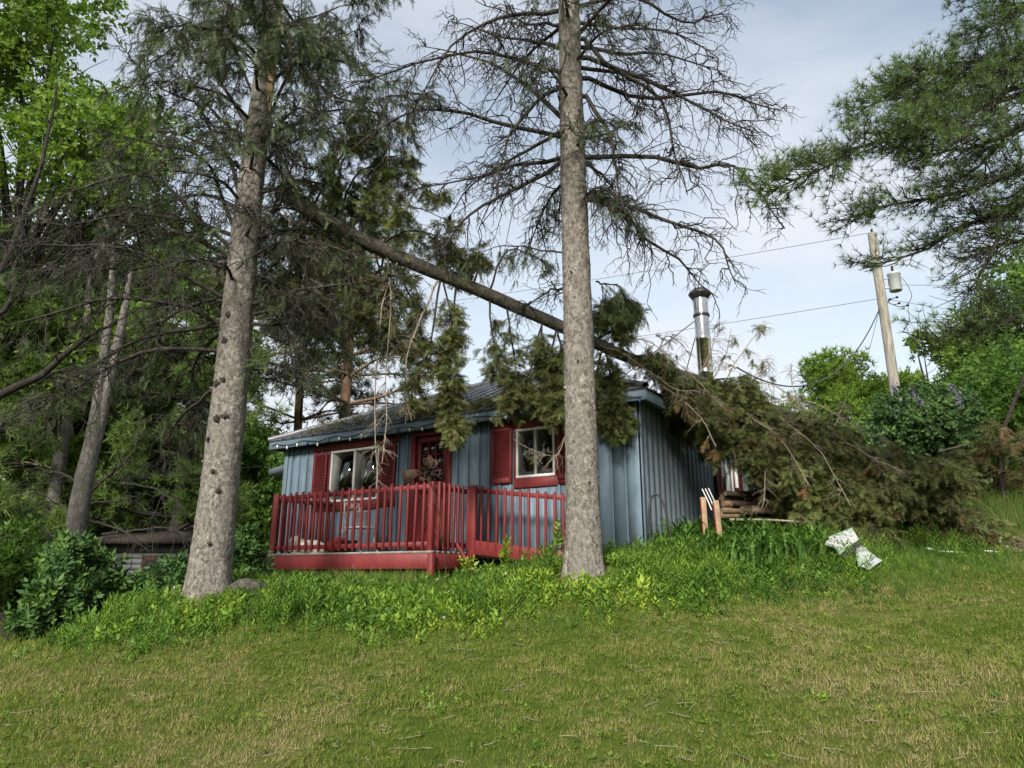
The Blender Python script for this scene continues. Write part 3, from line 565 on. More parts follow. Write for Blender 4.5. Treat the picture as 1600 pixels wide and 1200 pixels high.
vt = [at(626, 735, 9.75), at(650, 733, 9.7), at(654, 742, 9.7), at(632, 760, 9.75)]
V = np.array(vt + [p + np.array([.006, .008, 0]) for p in vt]); part('tail_vane', Geo().add(V, [[0, 1, 2, 3], [4, 7, 6, 5], [0, 4, 5, 1], [1, 5, 6, 2], [2, 6, 7, 3], [3, 7, 4, 0]]), M['rust'], wm)
part('tail_rod', Geo().tubes(np.array([wc, (wc + vt[2]) / 2, vt[2]]), np.full((1, 3), .009), 5), M['rust'], wm)

# ------------------------------------------------------------------ plant building blocks
def sprig_t(n=8, w=.085, l=.22):
    V = []; Fc = []
    for i in range(n):
        t_ = .04 + .9 * i / (n - 1)
        for s_ in (-1, 1):
            b = len(V); ll = l * (1 - .45 * t_); V += [(t_ - w / 2, 0, 0), (t_ + w / 2, 0, .0), (t_ + ll * .75, s_ * ll, -.04 + .08 * ((i + (s_ > 0)) % 2))]; Fc.append((b, b + 1, b + 2))
    b = len(V); V += [(0, -.012, 0), (0, .012, 0), (1.08, 0, 0)]; Fc.append((b, b + 1, b + 2))
    return np.array(V), np.array(Fc)
def tuft_t(n=14, spread=1.0, w=.045, seed=0):
    r2 = np.random.default_rng(seed); V = []; Fc = []
    for i in range(n):
        a = 2 * math.pi * (i + r2.uniform(0, .8)) / n * 2.6; th_ = spread * (.25 + .75 * math.sqrt((i + .5) / n)); d = np.array([math.cos(th_), math.sin(th_) * math.cos(a), math.sin(th_) * math.sin(a)])
        s_ = nrm(np.cross(d, r2.normal(size=3))); b = len(V); L_ = r2.uniform(.75, 1.1); V += [s_ * w / 2, -s_ * w / 2, d * L_ + np.array([0, 0, -.08 * L_])]; Fc.append((b, b + 1, b + 2))
    return np.array(V), np.array(Fc)
def leafy_t(n=6, lw=.5, seed=0, spread=1.0, ln=.55):
    """a shoot with n broad leaves, each folded along its midrib (4 triangles)"""
    r2 = np.random.default_rng(seed); V = []; Fc = []
    for i in range(n):
        a = 2.4 * i + r2.uniform(-.4, .4); t_ = (i + .3) / n; base = np.array([t_ * .8, 0, 0]); el = r2.uniform(.2, .9)
        d = nrm(np.array([math.cos(el) * .7, math.sin(a) * spread, math.cos(a) * spread])); L_ = ln * r2.uniform(.7, 1.15)
        sd_ = nrm(np.cross(d, np.array([1., .2, .1]))); nn = np.cross(d, sd_); b = len(V)
        V += [base, base + d * L_ * .5 - nn * .05 * L_, base + d * L_ - nn * .14 * L_, base + d * L_ * .42 + sd_ * lw * L_ * .5 + nn * .07 * L_, base + d * L_ * .42 - sd_ * lw * L_ * .5 + nn * .07 * L_]
        Fc += [(b, b + 1, b + 3), (b + 1, b + 2, b + 3), (b, b + 4, b + 1), (b + 1, b + 4, b + 2)]
    return np.array(V), np.array(Fc)
SPR = [sprig_t(8), sprig_t(6, .1, .26), sprig_t(5, .15, .40)]
TUF = [tuft_t(16, 1.15, .05, s_) for s_ in range(3)]; TUFB = [tuft_t(12, 1.3, .085, s_ + 9) for s_ in range(2)]
LEA = [leafy_t(6, .62, s_) for s_ in range(3)]

def along(paths, t_):
    """paths (N,P,3), t (N,m) -> position, tangent (N,m,3)"""
    P = paths.shape[1]; f_ = np.clip(t_, 0, .9999) * (P - 1); i = f_.astype(int); w = (f_ - i)[..., None]; r_ = np.arange(len(paths))[:, None]
    a = paths[r_, i]; b = paths[r_, i + 1]; return a * (1 - w) + b * w, nrm(b - a)
def grow(paths, per, tmin, L0, L1, fwd=.6, side=.8, rise=0., droop=.5, jit=.05, P=5, taper=.6, tmax=1.):
    N = len(paths); t_ = rng.uniform(tmin, tmax, (N, per)); pos, T = along(paths, t_)
    rnd = rng.normal(size=(N, per, 3)); lat = nrm(rnd - (rnd * T).sum(-1, keepdims=True) * T)
    lat[..., 2] *= .45; d = nrm(T * fwd + lat * side + np.array([0, 0, rise])); Ln = (rng.uniform(L0, L1, (N, per)) * (1 - taper * (t_ - tmin) / (tmax - tmin + 1e-6)))[..., None, None]
    s_ = np.linspace(0, 1, P)[None, None, :, None]
    Q = pos[:, :, None] + d[:, :, None] * Ln * s_ + np.array([0, 0, -1.]) * droop * Ln * s_ ** 2
    J = rng.normal(size=Q.shape) * jit * Ln; J[:, :, 0] = 0; J = np.cumsum(J, 2) * .6
    return (Q + J).reshape(-1, P, 3)
def rad(N, P, r0, r1): return np.broadcast_to(np.linspace(r0, r1, P), (N, P))
def needles(g, paths, per, L0, L1, tint, tmin=.1, fwd=.8, side=.6, down=.3, tpl=None, mat=0, tv=.18):
    N = len(paths); t_ = rng.uniform(tmin, 1, (N, per)); pos, T = along(paths, t_); pos = pos.reshape(-1, 3); T = T.reshape(-1, 3)
    rnd = rng.normal(size=pos.shape); lat = nrm(np.cross(T, rnd)); X = nrm(T * fwd + lat * side + np.array([0, 0, -down])); Z = nrm(rng.normal(size=pos.shape) + np.array([0, 0, .6]))
    tn = np.clip(np.repeat(np.broadcast_to(tint, (N,)), per) + rng.normal(size=len(pos)) * tv, 0, 1)
    tpl = tpl or SPR[0]; g.stamp(tpl[0], tpl[1], pos, X, Z, rng.uniform(L0, L1, len(pos)), tn, mat)
def keep_above(paths, h=.03):
    """push twigs that would go into the ground back to its surface"""
    z = gz(paths[..., 0], paths[..., 1]) + h; paths[..., 2] = np.maximum(paths[..., 2], z + rng.uniform(0, .06, z.shape)); return paths
def trunk_geo(P, radii, k=36, rings=120, amp=.03, flare=0, seed=0, fl_h=.5):
    P = crom(P, rings); radii = np.interp(np.linspace(0, 1, rings), np.linspace(0, 1, len(radii)), radii); r2 = np.random.default_rng(seed)
    T = nrm(np.gradient(P, axis=0)); ref = np.array([0, 1., 0]) if abs(T[:, 1]).mean() < .7 else np.array([1., 0, 0]); A = nrm(np.cross(T, ref)); B = np.cross(T, A); an = np.linspace(0, 2 * math.pi, k, endpoint=False)
    n_ = np.zeros((rings, k)); hgt = np.cumsum(np.r_[0, np.linalg.norm(np.diff(P, axis=0), axis=1)])
    for _ in range(14):
        f1 = r2.integers(1, 9); f2 = r2.uniform(.8, 14); n_ += np.sin(an[None] * f1 + hgt[:, None] * f2 + r2.uniform(0, 6)) / 5
    n_ += r2.normal(size=n_.shape) * .55
    rr = radii[:, None] * (1 + amp * n_)
    if flare: rr = rr * (1 + flare * np.exp(-hgt[:, None] / fl_h) * (1 + .45 * np.sin(an[None] * 5 + r2.uniform(0, 6)) + .2 * np.sin(an[None] * 3)))
    V = P[:, None] + rr[..., None] * (A[:, None] * np.cos(an)[:, None] + B[:, None] * np.sin(an)[:, None])
    q = np.arange(rings - 1)[:, None] * k; m_ = np.arange(k)[None]; m2 = (m_ + 1) % k
    return Geo().add(V.reshape(-1, 3), np.stack([q + m_, q + m2, q + k + m2, q + k + m_], -1).reshape(-1, 4))
def pxpath(pts, Y0, dY, n=12, wob=.026):
    P = [at(x, y, Y0 + dY * i / (len(pts) - 1)) for i, (x, y) in enumerate(pts)]; Q = crom(P, n); J = rng.normal(size=Q.shape) * wob; J[0] = 0; return Q + np.cumsum(J, 0) * .8

# ------------------------------------------------------------------ the bare spruce in the middle
cb = at(912, 886, 8.6)
ct = empty('spruce_tree', (cb[0], cb[1], g1(cb[0], cb[1])), 'tall grey spruce trunk with bare drooping branches in front of the cabin', 'tree')
HGT = 15.5
trunk_geo([(cb[0], 8.6, cb[2] - .35), (cb[0] + .01, 8.61, cb[2] + 2.5), (cb[0] - .01, 8.6, cb[2] + 6), (cb[0], 8.62, cb[2] + 10), (cb[0], 8.6, HGT)], [.206, .201, .194, .186, .176, .166, .154, .143, .128, .11, .05], 64, 420, .026, .62, 3, .26).build('trunk', M['bark_grey'], ct, smooth=True)
BR = [  # right side
 ([(908, 36), (975, 42), (1060, 42), (1133, 82)], -.5), ([(915, 74), (990, 80), (1050, 86), (1132, 112)], .6), ([(917, 90), (1017, 129), (1100, 179), (1186, 228)], -1.0),
 ([(918, 122), (996, 156), (1117, 148), (1180, 165), (1228, 181)], .9), ([(920, 215), (960, 203), (1010, 182)], -.6), ([(922, 246), (1017, 250), (1090, 268), (1142, 266), (1190, 310), (1219, 364)], -.7),
 ([(922, 258), (945, 270), (968, 285)], .3), ([(924, 308), (980, 315), (1037, 333), (1100, 345), (1142, 370), (1160, 420)], -1.1), ([(925, 312), (985, 335), (1017, 371), (1075, 405), (1092, 430), (1140, 462)], .5),
 ([(915, 150), (950, 200), (975, 260), (990, 330)], -1.2), ([(905, 10), (1000, 0), (1080, 40), (1140, 20)], .8), ([(912, 60), (960, 100), (1040, 150), (1060, 230), (1090, 300)], -.9),
 # left side
 ([(874, 112), (820, 100), (754, 92), (650, 119), (546, 155)], -.4), ([(880, 186), (796, 121), (746, 96), (678, 83)], .8), ([(879, 214), (790, 200), (704, 187), (633, 204), (554, 250)], -1.0),
 ([(879, 246), (796, 254), (733, 275), (625, 304)], .7), ([(878, 252), (796, 300), (733, 346), (690, 402)], -.6), ([(871, 17), (796, 33), (710, 70), (640, 180)], -1.1), ([(872, 40), (820, 30), (740, -5)], .5),
 ([(876, 205), (830, 230), (790, 250), (730, 290), (700, 330)], 1.1), ([(884, 448), (855, 452), (825, 476)], .5), ([(882, 130), (850, 160), (800, 220), (760, 300)], -1.3), ([(873, 75), (830, 60), (770, 55), (690, 40)], 1.2)]
for h_, az, ln in ((8.6, .3, 2.4), (9.4, 2.2, 2.2), (10.2, 4.3, 2.2), (10.9, 1.2, 2), (11.6, 3.3, 1.8), (12.3, 5.4, 1.7), (13, .8, 1.5), (13.6, 3, 1.3), (9.0, 5.3, 2.2), (7.6, 1.6, 2.3), (6.9, 1.9, 1.9), (7.2, -1.3, 1.2), (8.0, -2.1, 1.4), (8.6, -1.0, 1.4), (9.3, -1.8, 1.3), (6.4, -.9, .9)):
    d = np.array([math.cos(az), math.sin(az), 0]); p = np.array([cb[0], 8.6, h_]); BR.append(([p + d * .12, p + d * ln * .5 + up * .05, p + d * ln - up * .35], None))
crown = Geo()
for k, (pts, dY) in enumerate(BR):
    if dY is None: pa = crom(pts, 12)
    else: pa = pxpath(pts, 8.62, dY); pa = crom(np.vstack([[cb[0], 8.6, pa[0][2] - .02], pa]), 12)
    ln = np.linalg.norm(np.diff(pa, axis=0), axis=1).sum(); r0 = min(.038, .014 + .008 * ln)
    g = Geo().tubes(pa[None], np.linspace(r0, .006, 12)[None], 7)
    sec = grow(pa[None], int(7 + 6 * ln), .12, .25, 1.05 if ln > 1.2 else .4, .75, .8, .02, .38, .12, 8, .45); g.tubes(sec, rad(len(sec), 8, .0105, .0034), 4)
    ter = grow(sec, 4, .15, .08, .42, .5, .9, -.05, .4, .12, 5, .4); g.tubes(ter, rad(len(ter), 5, .0055, .0024), 3)
    qua = grow(ter, 2, .2, .06, .18, .5, .9, -.1, .2, .05, 3, .4); g.tubes(qua, rad(len(qua), 3, .0034, .0018), 3)
    g.build('branch', M['bark_branch'], ct)
    if k in (20, 8): needles(crown, ter[rng.random(len(ter)) < .22], 2, .07, .13, .5)
    if dY is None and k > 26: needles(crown, ter, 3, .1, .18, .45)
# green remnants hanging from the lower branches
for pts, dY in (([(884, 395), (855, 385), (810, 375), (770, 378), (735, 402)], .5), ([(924, 300), (950, 305), (985, 318), (1000, 350)], -.3), ([(932, 440), (960, 445), (990, 470)], .5)):
    pa = pxpath(pts, 8.65, dY); g = Geo().tubes(pa[None], np.linspace(.014, .004, 12)[None], 6); sec = grow(pa[None], 22, .1, .2, .5, .3, .5, -.3, .7, .05, 6, .3); g.tubes(sec, rad(len(sec), 6, .005, .002), 3); g.build('branch', M['bark_branch'], ct); needles(crown, sec, 7, .09, .15, .42, .1, .8, .5, .5)
crown.build('needles', M['spruce'], ct)

# ------------------------------------------------------------------ the big spruce on the left (split top)
lb = at(325, 924, 9.5); LX = lb[0]
lt_ = empty('spruce_tree', (LX, 9.5, g1(LX, 9.5)), 'thick-trunked spruce left of the deck with torn yellow wood up high', 'tree')
trunk_geo([(LX, 9.5, lb[2] - .4), (LX + .01, 9.5, 4), (LX - .01, 9.5, 7), (LX + .02, 9.52, 10), (LX, 9.5, 15.5)], [.26, .246, .234, .22, .204, .188, .17, .154, .14, .115, .05], 64, 420, .026, .42, 5, .4).build('trunk', M['bark_warm'], lt_, smooth=True)
# torn strip where the second stem broke away
tsv = [at(440, 18, 9.36), at(431, 60, 9.33), at(424, 110, 9.32), at(422, 150, 9.31), at(421, 178, 9.31)]
g = Geo().tubes(np.array(tsv), np.array([[.012, .055, .062, .045, .008]]), 7); g.build('torn_strip', M['torn'], lt_)
for (kx, ky, kr) in ((347, 605, .05), (360, 540, .042), (349, 660, .045), (362, 655, .05), (345, 740, .03), (352, 770, .03), (333, 690, .035), (340, 850, .03), (358, 600, .035), (322, 715, .03), (365, 500, .04)):
    p = at(kx, ky, 9.5); hz_ = p[2]; rr_ = float(np.interp(hz_, [1, 15.5], [.30, .06])); c0 = np.array([LX, 9.5, hz_]); d = nrm(np.array([p[0] - LX, -math.sqrt(max(.01, rr_ ** 2 - (p[0] - LX) ** 2)), 0])); lump(c0 + d * rr_ * .985, kr * .85, kr * .12, kr * .8, .6, kx, 14, 8).build('knot', M['bark_branch'], lt_)
LB = [  # pixel polyline, depth change, foliage, deadness
 ([(402, 172), (368, 76), (352, 0)], -.4, .5), ([(388, 228), (355, 195), (315, 150), (285, 90)], .8, .3), ([(378, 342), (360, 264), (320, 208), (298, 156), (240, 128), (150, 34)], -.8, .06), ([(370, 366), (332, 280), (312, 254), (256, 234), (144, 216)], -1.2, .04),
 ([(364, 390), (280, 310), (232, 277), (185, 278), (110, 300), (55, 335)], -.9, .02), ([(350, 465), (273, 423), (190, 385), (90, 374), (-10, 368)], -1.5, .0), ([(355, 418), (285, 397), (200, 405), (100, 408), (0, 412)], .6, .12),
 ([(342, 505), (280, 487), (150, 487), (60, 522), (-10, 538)], -1.4, .02), ([(338, 508), (240, 520), (165, 555), (85, 600), (20, 642)], .2, .12), ([(338, 548), (240, 550), (165, 580), (105, 622), (25, 672)], -.7, .06), ([(330, 610), (300, 640), (265, 672), (255, 720)], .9, .12),
 ([(360, 400), (300, 370), (240, 362), (150, 400), (60, 450)], 1.3, .15), ([(376, 330), (330, 300), (250, 310), (170, 350), (120, 420)], 1.6, .2), ([(385, 270), (330, 230), (240, 200), (160, 250)], 1.5, .18), ([(392, 200), (350, 130), (290, 60), (230, 20)], 1.3, .2),
 ([(345, 470), (300, 480), (240, 520), (210, 590)], 1.4, .2), ([(344, 520), (310, 560), (290, 620), (280, 690)], 1.7, .2), ([(370, 370), (300, 345), (200, 330), (90, 350), (10, 300)], -.3, .03),
 # right side
 ([(424, 176), (462, 104), (500, 72), (540, 50)], -.4, .6), ([(425, 126), (483, 83), (566, 37)], .7, .8), ([(412, 250), (450, 225), (500, 205), (560, 190)], .5, .8), ([(410, 345), (440, 310), (455, 260), (452, 225)], -.6, .25), ([(405, 400), (440, 385), (500, 380), (560, 400)], -.8, .2),
 ([(402, 474), (445, 459), (520, 447), (620, 428)], -1.0, .1), ([(400, 490), (432, 497), (470, 560), (478, 590)], -.3, .05), ([(400, 506), (470, 511), (565, 517)], .3, .08), ([(412, 300), (460, 290), (520, 300), (570, 330)], .9, .8), ([(420, 210), (470, 190), (520, 170), (600, 180)], 1.0, .9),
 ([(405, 430), (450, 450), (500, 500), (530, 560)], .8, .6), ([(408, 370), (460, 360), (530, 370), (600, 420)], 1.2, .8), ([(432, 40), (480, 20), (560, -10)], .4, .9), ([(428, 90), (400, 40), (380, -20)], -.8, .7), ([(436, 60), (500, 130), (560, 160), (640, 150)], -.3, .5), ([(425, 30), (370, 10), (300, -20)], .6, .8)]
for h_, az, ln, fo in ((9.6, .2, 2.4, .9), (10.2, 2.9, 2.4, .9), (10.8, 1.4, 2.3, .9), (11.4, 4.4, 2, .9), (12, .3, 1.9, .9), (12.6, 2.5, 1.7, .9), (13.2, 4, 1.5, .9), (13.9, 1.2, 1.3, .9), (14.5, 3, 1, .9), (8.8, 1.7, 2.5, .8), (7.9, 1.4, 2.6, .8), (7, 1.8, 2.6, .7)):
    d = np.array([math.cos(az), math.sin(az), 0]); p = np.array([LX, 9.5, h_]); LB.append(([p + d * .15, p + d * ln * .5 + up * .0, p + d * ln - up * .5], None, fo))
for h_, az, ln, fo in ((5.6, -1.9, 1.3, .02), (6.3, -1.2, 1.5, .05), (6.9, -2.2, 1.6, .2), (7.4, -1.4, 1.5, .35), (7.9, -.8, 1.7, .6), (8.3, -2.3, 1.7, .6), (8.8, -1.6, 1.5, .8), (9.2, -1.0, 1.6, .9), (9.5, -2.5, 1.5, .9), (6.0, -.6, 1.6, .1), (9.9, -1.5, 1.5, .9)):
    d = np.array([math.cos(az), math.sin(az), 0]); p = np.array([LX, 9.5, h_]); LB.append(([p + d * .15, p + d * ln * .4 + up * .12 + np.array([.1, 0, 0]), p + d * ln * .8 - up * .05, p + d * ln - up * .3], None, fo))
crown = Geo(); dead = Geo()
for k, (pts, dY, fo) in enumerate(LB):
    pa = crom(pts, 12) if dY is None else crom(np.vstack([[LX, 9.5, at(*pts[0], 9.5)[2] - .03], pxpath(pts, 9.5, dY)]), 12)
    ln = np.linalg.norm(np.diff(pa, axis=0), axis=1).sum(); r0 = min(.038, .015 + .0075 * ln)
    g = Geo().tubes(pa[None], np.linspace(r0, .006, 12)[None], 7)
    sec = grow(pa[None], int(9 + 6 * ln), .15, .35, 1.0, .7, .8, .0, .40, .12, 8, .5); g.tubes(sec, rad(len(sec), 8, .0105, .0034), 4)
    ter = grow(sec, 4 if fo < .2 else 5, .1, .12, .45, .45, .85, -.1, .6, .10, 5, .4); g.tubes(ter, rad(len(ter), 5, .0052, .0022), 3)
    g.build('branch', M['bark_branch'], lt_)
    if fo < .2: 
        qua = grow(ter, 2, .2, .08, .22, .5, .9, -.1, .3, .05, 3, .4); dead.tubes(qua, rad(len(qua), 3, .0028, .0015), 3)
        needles(dead, ter[rng.random(len(ter)) < .30], 2, .07, .14, .5, .2, .8, .6, .3, SPR[1])
    if fo > .01:
        sel = rng.random(len(ter)) < fo; needles(crown, ter[sel], 6, .12, .20, rng.uniform(.25, .75, sel.sum()), .05, .8, .6, .35)
crown.build('needles', M['spruce'], lt_); dead.build('dead_twigs', M['spruce_dead'], lt_)

# ------------------------------------------------------------------ the fallen spruce across the roof
fp = [at(436, 300, 9.95), at(510, 345, 10.1), at(600, 392, 10.3), at(730, 446, 10.75), at(885, 514, 11.15), at(985, 560, 11.45), at(1117, 603, 11.85), at(1240, 652, 12.15), at(1370, 718, 12.4), at(1460, 772, 12.5), at(1520, 812, 12.5)]
ft = empty('fallen_spruce', (fp[-1][0], fp[-1][1], g1(fp[-1][0], fp[-1][1])), 'snapped spruce top lying slantwise over the cabin roof down to the ground', 'fallen tree')
trunk_geo(fp, [.12, .118, .113, .107, .101, .092, .085, .07, .05, .03, .012], 24, 160, .03, 0, 8).build('trunk', M['bark_fallen'], ft, smooth=True)
FT = crom(fp, 60)
crown = Geo()
def fallen_branch(pa, fol=1., tone=.5, dense=1., bare=False, L=.6, per=6, col='bark_branch', r0=.02):
    pa = keep_above(np.asarray(pa)); ln = np.linalg.norm(np.diff(pa, axis=0), axis=1).sum()
    g = Geo().tubes(pa[None], np.linspace(r0, .005, len(pa))[None], 6)
    sec = keep_above(grow(pa[None], int((8 + 10 * ln) * dense), .12, .25 * L / .6, L, .5, .9, -.05, .5, .08, 6, .5)); g.tubes(sec, rad(len(sec), 6, .006, .0025), 3)
    ter = keep_above(grow(sec, 5 if not bare else 3, .1, .10, .28, .35, .95, -.1, .4, .08, 4, .4)); g.tubes(ter, rad(len(ter), 4, .0034, .0018), 3)
    g.build('branch', M[col], ft)
    if fol > 0: sel = rng.random(len(ter)) < fol; needles(crown, ter[sel], per + 2, .08, .15, np.clip(tone + rng.normal(size=sel.sum()) * .16, 0, 1), .05, .7, .8, .4, SPR[2])
def fb(px, tip_pts, dY=0., **k):
    """branch leaving the fallen stem where it crosses image column px"""
    xs = np.array([800 + F * p[0] / (p[1] * CT + (p[2] - CZ) * ST) for p in FT]); i = int(np.argmin(abs(xs - px))); p0 = FT[i]; Y0 = p0[1]
    P = [p0] + [at(x, y, Y0 + dY * (j + 1) / len(tip_pts)) for j, (x, y) in enumerate(tip_pts)]; Q = crom(P, 12); fallen_branch(Q + np.r_[[np.zeros(3)], np.cumsum(rng.normal(size=(11, 3)) * .012, 0)], **k)
# stem section in the air: curtains and bare hanging boughs
fb(680, [(660, 487), (634, 553), (632, 610), (636, 660)], -.25, fol=.0, bare=True, L=.35, dense=.6, col='twig_pale'); fb(690, [(672, 540), (650, 600), (640, 640)], -.1, fol=.5, tone=.45, L=.26, dense=.8)
fb(700, [(706, 500), (703, 570), (708, 650), (712, 668)], -.2, fol=.9, tone=.6, L=.30, dense=1.4); fb(715, [(708, 520), (698, 600), (700, 640)], .0, fol=.7, tone=.45, L=.28, dense=.9)
fb(760, [(772, 520), (780, 580), (790, 620)], -.1, fol=.6, tone=.5, L=.3, dense=.9); fb(790, [(800, 530), (812, 590), (800, 632)], .1, fol=.7, tone=.5, L=.32, dense=1.0); fb(840, [(838, 540), (822, 590), (815, 630)], .0, fol=.6, tone=.5, L=.28)
fb(855, [(848, 560), (858, 620), (868, 640)], -.3, fol=.9, tone=.65, L=.35); fb(880, [(874, 565), (872, 610), (880, 645)], -.35, fol=1., tone=.7, L=.38, dense=1.4); fb(870, [(850, 590), (845, 630)], -.2, fol=.9, tone=.6, L=.3)
fb(620, [(600, 470), (590, 560), (588, 660), (592, 745)], -.5, fol=.0, bare=True, L=.3, dense=.5, col='twig_pale', r0=.014); fb(600, [(612, 480), (604, 580), (607, 640), (600, 720)], -.6, fol=.05, bare=True, L=.28, dense=.5, col='twig_pale', r0=.012)
fb(745, [(752, 395), (735, 400)], .3, fol=.7, tone=.4, L=.3); fb(770, [(790, 395), (830, 400), (870, 420)], .2, fol=.15, tone=.4, L=.3, dense=.7); fb(735, [(700, 420), (690, 400)], .2, fol=.5, L=.3)
for (px, tip, dY, to) in ((500, [(470, 360), (450, 430), (440, 470)], .3, .3), (520, [(540, 240), (590, 230), (640, 200)], .2, .6), (530, [(560, 270), (620, 270), (690, 310)], .5, .6), (540, [(600, 320), (650, 330), (700, 350)], -.2, .55), (555, [(540, 420), (520, 500), (505, 560)], .3, .3), (570, [(560, 440), (570, 520), (575, 570)], .1, .3), (585, [(600, 450), (610, 520), (618, 575)], .4, .3), (560, [(520, 420), (480, 470), (465, 520)], .7, .3),
   (600, [(585, 430), (545, 500), (540, 560)], .9, .3), (480, [(520, 260), (560, 220), (560, 180)], -.3, .6), (610, [(640, 470), (650, 540), (660, 580)], .6, .35), (470, [(470, 400), (500, 450), (490, 530)], 1., .25), (515, [(590, 290), (600, 250), (640, 240)], .6, .6), (590, [(640, 360), (690, 370), (720, 400)], .4, .55), (525, [(520, 390), (560, 460), (550, 540)], -.4, .3), (500, [(430, 330), (380, 380), (330, 440)], 1.2, .3), (545, [(500, 380), (440, 440), (400, 520)], 1.3, .3)):
    fb(px, [(x, y - 35 if y > 470 else y) for x, y in tip], dY, fol=.72, tone=to + .18, L=.45, dense=.85)
# crown section over the roof corner and down to the ground
for k in range(54):
    t_ = rng.uniform(.545, .99); i = int(t_ * 59); p0 = FT[i]; T = nrm(FT[min(i + 1, 59)] - FT[i - 1]); ln = 1.75 * (1 - .45 * abs(t_ - .75) / .25) * rng.uniform(.65, 1.1)
    ln *= float(np.interp(t_, [.54, .66, .86, 1], [.5, .85, 1, .35])); az = rng.uniform(-1, 1); lat = np.array([-.3 * az, az * 1.0, rng.uniform(-.75, .35)]); d = nrm(T * rng.uniform(.0, 1.1) + lat * 1.15)
    s_ = np.linspace(0, 1, 10)[:, None]; pa = p0 + d * ln * s_ + np.array([0, 0, -1]) * rng.uniform(.35, .85) * ln * s_ ** 1.8
    # keep clear of walls and rest on the roof
    uu, vv = toward(pa[:, 0], pa[:, 1]); zr = np.array([on_roof(a, b) + .08 if (a > E0u and b > E0v) else -9 for a, b in zip(uu, vv)]); pa[:, 2] = np.maximum(pa[:, 2], zr)
    fallen_branch(pa, 1., float(np.clip(rng.normal(.57, .17), .12, .95)), .85, L=.62, per=5)
# bushy mass at the tip resting on the ground
for k in range(64):
    px = rng.uniform(1240, 1490); i = int(np.interp(px, [1240, 1520], [42, 59])); p0 = FT[i]; tx = px + rng.uniform(-40, 45); ty = np.interp(tx, [1200, 1300, 1400, 1480, 1540], [800, 835, 855, 845, 805]) + rng.uniform(-125, 8)
    e_ = at(tx, ty, p0[1] + rng.uniform(-1.3, .9)); pa = crom([p0, p0 * .5 + e_ * .5 + up * rng.uniform(.1, .4) + rng.normal(size=3) * .12, e_], 10); fallen_branch(pa, 1., float(np.clip(rng.normal(.62, .15), .15, .95)), .9, L=.55, per=5)
# boughs draped over the corner and along the side eave
for (px, tip, dY, to) in ((945, [(952, 570), (958, 620), (966, 665)], -.4, .62), (940, [(930, 600), (945, 640), (960, 660)], -.2, .55), (1040, [(1090, 620), (1120, 670), (1125, 700)], -.2, .5), (1060, [(1130, 640), (1160, 690), (1170, 710)], -.4, .45), (1090, [(1150, 650), (1190, 700), (1195, 740)], -.2, .4), (1130, [(1190, 680), (1215, 740), (1230, 790)], -.3, .35), (1160, [(1230, 710), (1260, 780), (1270, 820)], -.4, .4), (920, [(950, 520), (970, 500), (985, 480)], .3, .6), (900, [(950, 480), (970, 470)], .6, .6), (980, [(1020, 560), (1070, 590), (1110, 640)], -.6, .5)):
    fb(px, tip, dY, fol=1., tone=to, L=.5, dense=1.7)
# bare sticks poking up
for (px, tip, dY) in ((1080, [(1110, 545), (1118, 500)], .4), (1100, [(1130, 560), (1140, 510)], .2), (1120, [(1150, 560), (1180, 520), (1192, 512)], .3), (1010, [(1040, 530), (1060, 535), (1085, 560)], -.2), (960, [(1000, 530), (1060, 570), (1130, 640)], -.9), (1200, [(1260, 625), (1330, 665), (1390, 690)], .3), (1150, [(1200, 600), (1260, 640)], -.4), (1250, [(1240, 600), (1238, 570)], .2), (1290, [(1310, 650), (1316, 620)], .2), (1120, [(1200, 575), (1195, 560)], .5)):
    fb(px, tip, dY, fol=.03, bare=True, L=.4, dense=.8, col='twig_pale', r0=.012)
for (px, tip, dY) in ((1000, [(1040, 600), (1090, 640), (1120, 690)], -1.3), (1110, [(1170, 650), (1220, 690), (1260, 760)], -1.3), (1180, [(1240, 670), (1290, 720), (1330, 790)], -1.4), (1230, [(1300, 680), (1360, 715), (1400, 735)], -.9), (930, [(990, 560), (1050, 600), (1100, 610)], -1.2), (1150, [(1190, 700), (1200, 760), (1195, 800)], -1.2)):
    fb(px, tip, dY, fol=.2, tone=.2, bare=True, L=.3, dense=.4, col='twig_pale', r0=.011)
# bare pale twigs sticking out before the right-hand window
fb(905, [(880, 690), (850, 715), (800, 690)], -1.1, fol=0, bare=True, L=.35, dense=.35, col='twig_pale', r0=.007)
crown.build('needles', M['spruce_dry'], ft)
# needle litter heaped along the eave
g = Geo(); n = 1900; uu = np.r_[rng.uniform(.9, 4.8, 1300), rng.uniform(3.5, 7.6, 600)]; vv = E0v + np.abs(rng.normal(size=n)) * np.where(uu > 4.8, .8, .45); zz = np.array([on_roof(a, b) for a, b in zip(uu, vv)]) + rng.uniform(.01, .10, n)
pos = np.array([hp(a, b, c) for a, b, c in zip(uu, vv, zz)]); X = rng.normal(size=(n, 3)); X[:, 2] *= .35; g.stamp(SPR[0][0], SPR[0][1], pos, X, rng.normal(size=(n, 3)) + [0, 0, 1], rng.uniform(.12, .2, n), np.clip(rng.normal(.35, .2, n), 0, 1))
tag(g.build('needle_litter', M['spruce_dry']), 'broken spruce sprigs heaped along the roof edge', 'litter', kind='stuff')

